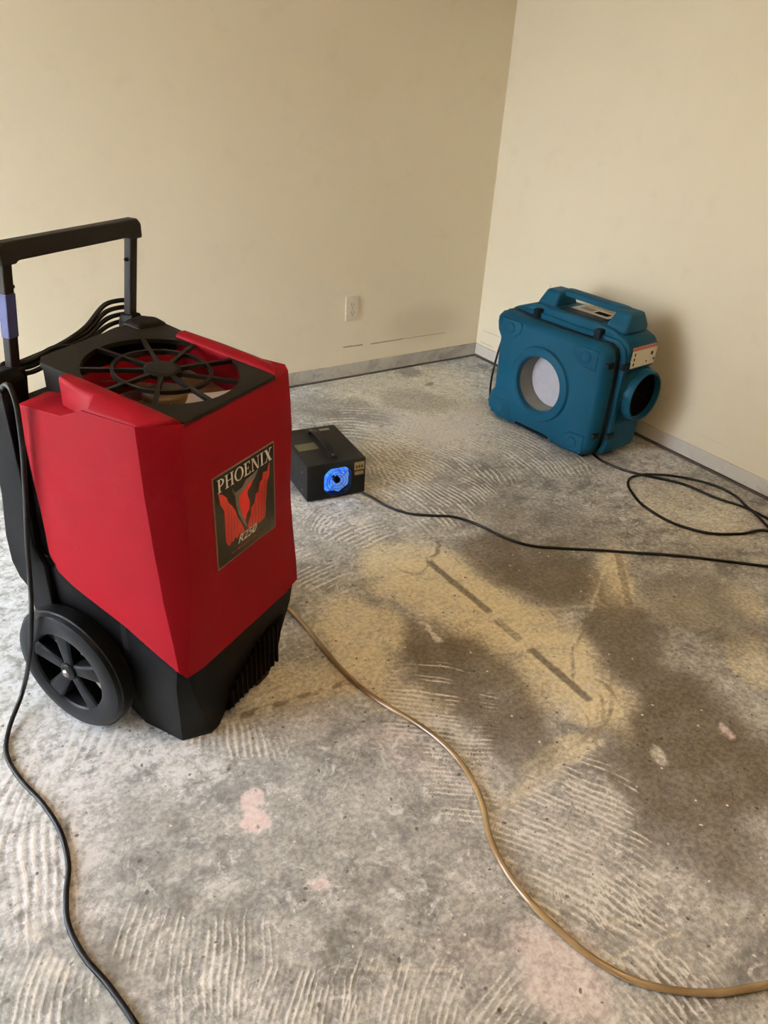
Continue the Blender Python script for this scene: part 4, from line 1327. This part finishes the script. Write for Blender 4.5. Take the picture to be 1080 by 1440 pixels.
# body
fl = [(-0.048, 0.05), (-0.03, 0.018), (0.0, 0.010), (0.52, 0.012), (0.552, 0.028), (0.566, 0.07), (0.568, 0.43), (0.552, 0.470), (0.515, 0.493), (0.03, 0.497), (-0.025, 0.484), (-0.048, 0.45)]
bm = bmesh.new(); fi = [(0.26 + (x_ - 0.26) * 0.9, 0.25 + (z_ - 0.25) * 0.9) for x_, z_ in fl]
loft(bm, [[(x_, 0.086, z_) for x_, z_ in fi], [(x_, 0.086, z_) for x_, z_ in fl], [(x_, 0.110, z_) for x_, z_ in fl], [(x_, 0.110, z_) for x_, z_ in fi]], cap0=False, cap1=False); fin('flange', bm, BLUE, asr, bevel=0.006, seg=3, smooth=40)
bd = [(-0.044, 0.05), (-0.02, 0.012), (0.52, 0.012), (0.558, 0.030), (0.562, 0.08), (0.562, 0.16), (0.545, 0.175), (0.545, 0.365), (0.566, 0.382), (0.570, 0.462), (0.548, 0.492), (0.47, 0.520), (0.42, 0.526), (0.09, 0.526), (0.03, 0.508), (-0.03, 0.484), (-0.044, 0.45)]
bm = bmesh.new()
cxb, czb = 0.26, 0.25
loft(bm, [[(x_, 0.098, z_) for x_, z_ in bd], [(x_, 0.27, z_) for x_, z_ in bd], [(cxb + (x_ - cxb) * 0.965, 0.30, czb + (z_ - czb) * 0.965) for x_, z_ in bd]])
body = fin('body', bm, BLUE, asr, bevel=0.009, seg=3, smooth=40)
for x_ in (0.02, 0.48):
    for y_ in (0.06, 0.27):
        bm = bmesh.new(); lathe(bm, [(0.016, 0.0), (0.018, 0.016)], 14, lambda a, b, h_: (x_ + a, y_ + b, h_), True, True); fin('foot', bm, RUBBER, asr)
bm = bmesh.new(); box(bm, 0.13, 0.318, 0.020, 0.060, 0.0165, 0.025); fin('bottom_strip', bm, NAVY, asr)
# duct collar on the right side
DCY, DCZ = 0.222, 0.268
fd = lambda a, b, h_: (h_, DCY + a, DCZ + b)
bm = bmesh.new(); lathe(bm, [(0.118, 0.540), (0.112, 0.560), (0.104, 0.568), (0.103, 0.598), (0.099, 0.603), (0.092, 0.602), (0.090, 0.596), (0.090, 0.550)], 48, fd)
fin('duct_collar', bm, BLUE, asr, smooth=38)
bm = bmesh.new(); lathe(bm, [(0.0905, 0.585), (0.088, 0.560), (0.03, 0.548)], 40, fd, False, True); fin('duct_opening', bm, DARK, asr)
for k in range(6):
    a = PI * k / 6
    bm = bmesh.new(); tube(bm, [fd(r * math.cos(a), r * math.sin(a), 0.578) for r in (-0.089, 0.089)], 0.0016, 6); fin('duct_guard', bm, DARK, asr)
bm = bmesh.new(); lathe(bm, [(0.0035, 0.0), (0.0035, 0.003)], 10, lambda a, b, h_: (0.572 + h_, 0.117 + a, 0.275 + b), True, True); fin('rivet', bm, STEEL, asr)
# rating sticker
bm = bmesh.new(); box(bm, 0.566, 0.5705, 0.118, 0.276, 0.390, 0.458); sk = fin('rating_sticker', bm, CREAMST, asr)
bm = bmesh.new(); box(bm, 0.5668, 0.5708, 0.118, 0.276, 0.458, 0.472); fin('sticker_band', bm, REDST, asr)
rr_ = random.Random(3)
for (y0, y1, z0, z1) in ((0.133, 0.141, 0.437, 0.449), (0.133, 0.141, 0.418, 0.430), (0.133, 0.141, 0.398, 0.410), (0.240, 0.254, 0.428, 0.442), (0.262, 0.270, 0.404, 0.414), (0.215, 0.222, 0.402, 0.410)):
    bm = bmesh.new(); box(bm, 0.5704, 0.5709, y0, y1, z0, z1); fin('sticker_mark', bm, BOXBLK, sk)
# top handle
bm = bmesh.new()
gp = spline([(0.112, 0.215, 0.535), (0.122, 0.212, 0.560), (0.150, 0.208, 0.574), (0.22, 0.205, 0.576), (0.36, 0.205, 0.574), (0.445, 0.208, 0.572), (0.474, 0.212, 0.558), (0.482, 0.215, 0.535)], 6)
sec = [(-0.026, -0.012), (-0.026, 0.006), (-0.016, 0.014), (0.016, 0.014), (0.026, 0.006), (0.026, -0.012)]
loft(bm, [[(p.x, p.y + a, p.z + b) for a, b in sec] for p in gp])
fin('top_handle', bm, BLUE, asr, smooth=40)
for x0, x1 in ((0.070, 0.165), (0.425, 0.520)):
    bm = bmesh.new()
    xm = (x0 + x1) / 2
    lo = [(x0, 0.120), (x1, 0.120), (x1 + 0.004, 0.19), (x1, 0.262), (x0, 0.262), (x0 - 0.004, 0.19)]
    hi = [(xm + (a - xm) * 0.72, 0.205 + (b - 0.205) * 0.62) for a, b in lo]
    loft(bm, [[(a, b, 0.505) for a, b in lo], [(a, b, 0.530) for a, b in lo], [(a, b, 0.582) for a, b in hi]])
    fin('handle_pillar', bm, BLUE, asr, bevel=0.016, seg=4, smooth=40)
bm = bmesh.new(); box(bm, 0.185, 0.400, 0.118, 0.172, 0.5255, 0.5285); fin('top_pocket', bm, NAVY, asr, bevel=0.001)
bm = bmesh.new(); box(bm, 0.20, 0.385, 0.180, 0.262, 0.525, 0.5275); ts = fin('top_sticker', bm, CREAMST, asr)
bm = bmesh.new(); box(bm, 0.30, 0.365, 0.20, 0.235, 0.5274, 0.5280); fin('sticker_mark', bm, DARK, ts)
bm = bmesh.new(); box(bm, 0.225, 0.285, 0.205, 0.245, 0.5274, 0.5280); fin('sticker_mark', bm, TANST, ts)


# rubber latches
def latch(c, ax, name='latch'):
    b_ = bmesh.new()
    if ax == 'top':
        box(b_, c[0] - 0.014, c[0] + 0.014, c[1] - 0.034, c[1] + 0.016, c[2] - 0.030, c[2] + 0.012)
    else:
        box(b_, c[0] - 0.008, c[0] + 0.008, c[1] - 0.024, c[1] + 0.024, c[2] - 0.013, c[2] + 0.013)
    l_ = fin(name, b_, NAVY, asr, bevel=0.004)
    b_ = bmesh.new()
    if ax == 'top': lathe(b_, [(0.005, 0.008), (0.005, 0.012)], 10, lambda a, b, h_: (c[0] + a, c[1] + b, c[2] + h_), True, True)
    else: lathe(b_, [(0.005, 0.006), (0.005, 0.010)], 10, lambda a, b, h_: (c[0] + h_, c[1] + a, c[2] + b), True, True)
    fin('latch_pin', b_, BLUE, l_)


latch((0.112, 0.100, 0.500), 'top'); latch((0.428, 0.100, 0.502), 'top')
latch((0.566, 0.092, 0.404), 'side'); latch((0.566, 0.092, 0.112), 'side')
for z_ in (0.408, 0.118):
    bm = bmesh.new(); box(bm, 0.508, 0.550, 0.012, 0.050, z_ - 0.012, z_ + 0.012); fin('catch', bm, NAVY, cover, bevel=0.004)
bm = bmesh.new(); box(bm, -0.058, -0.030, 0.080, 0.104, 0.385, 0.415); fin('hinge_knob', bm, BLUE, asr, bevel=0.005)

# its cord: down the left side, under the unit, then a loose loop by the baseboard
Rs = Matrix.Rotation(SA, 3, 'Z')
def SL_(x_, y_, z_): return Vector(SO) + Rs @ Vector((x_, y_, z_))
cp = [SL_(-0.044, 0.090, 0.382), SL_(-0.056, 0.080, 0.35), SL_(-0.068, 0.060, 0.22), SL_(-0.070, 0.055, 0.10), SL_(-0.066, 0.075, 0.03), SL_(-0.02, 0.115, 0.0055), SL_(0.12, 0.14, 0.0055), SL_(0.35, 0.13, 0.0055), SL_(0.47, 0.115, 0.0055)]
cp += [gnd(x_, y_, 0.0055) for x_, y_ in ((842, 645), (862, 655), (888, 664), (917, 670.5), (962, 681), (1003, 698.5), (1051, 715), (1082, 731), (1112, 752), (1120, 768), (1100, 760))]
cp2 = [(1078, 746), (1043, 750.5), (1003, 750.5), (974, 744.5), (941, 733), (905, 711), (890, 694.5), (883, 680), (890, 670), (911, 667), (952, 670), (1003, 682), (1033, 696.5), (1049, 711), (1064, 724), (1080, 741), (1100, 762)]
cp += [gnd(x_, y_, 0.0055 + (0.007 if i_ in (9, 10, 13, 14, 15) else 0)) for i_, (x_, y_) in enumerate(cp2)]
bm = bmesh.new(); tube(bm, spline(cp, 7), 0.0050, 10)
tag(fin('power_cord', bm, CORD, smooth=180), 'black cord of the blue air scrubber coiled in a loose loop near the baseboard', 'cord')
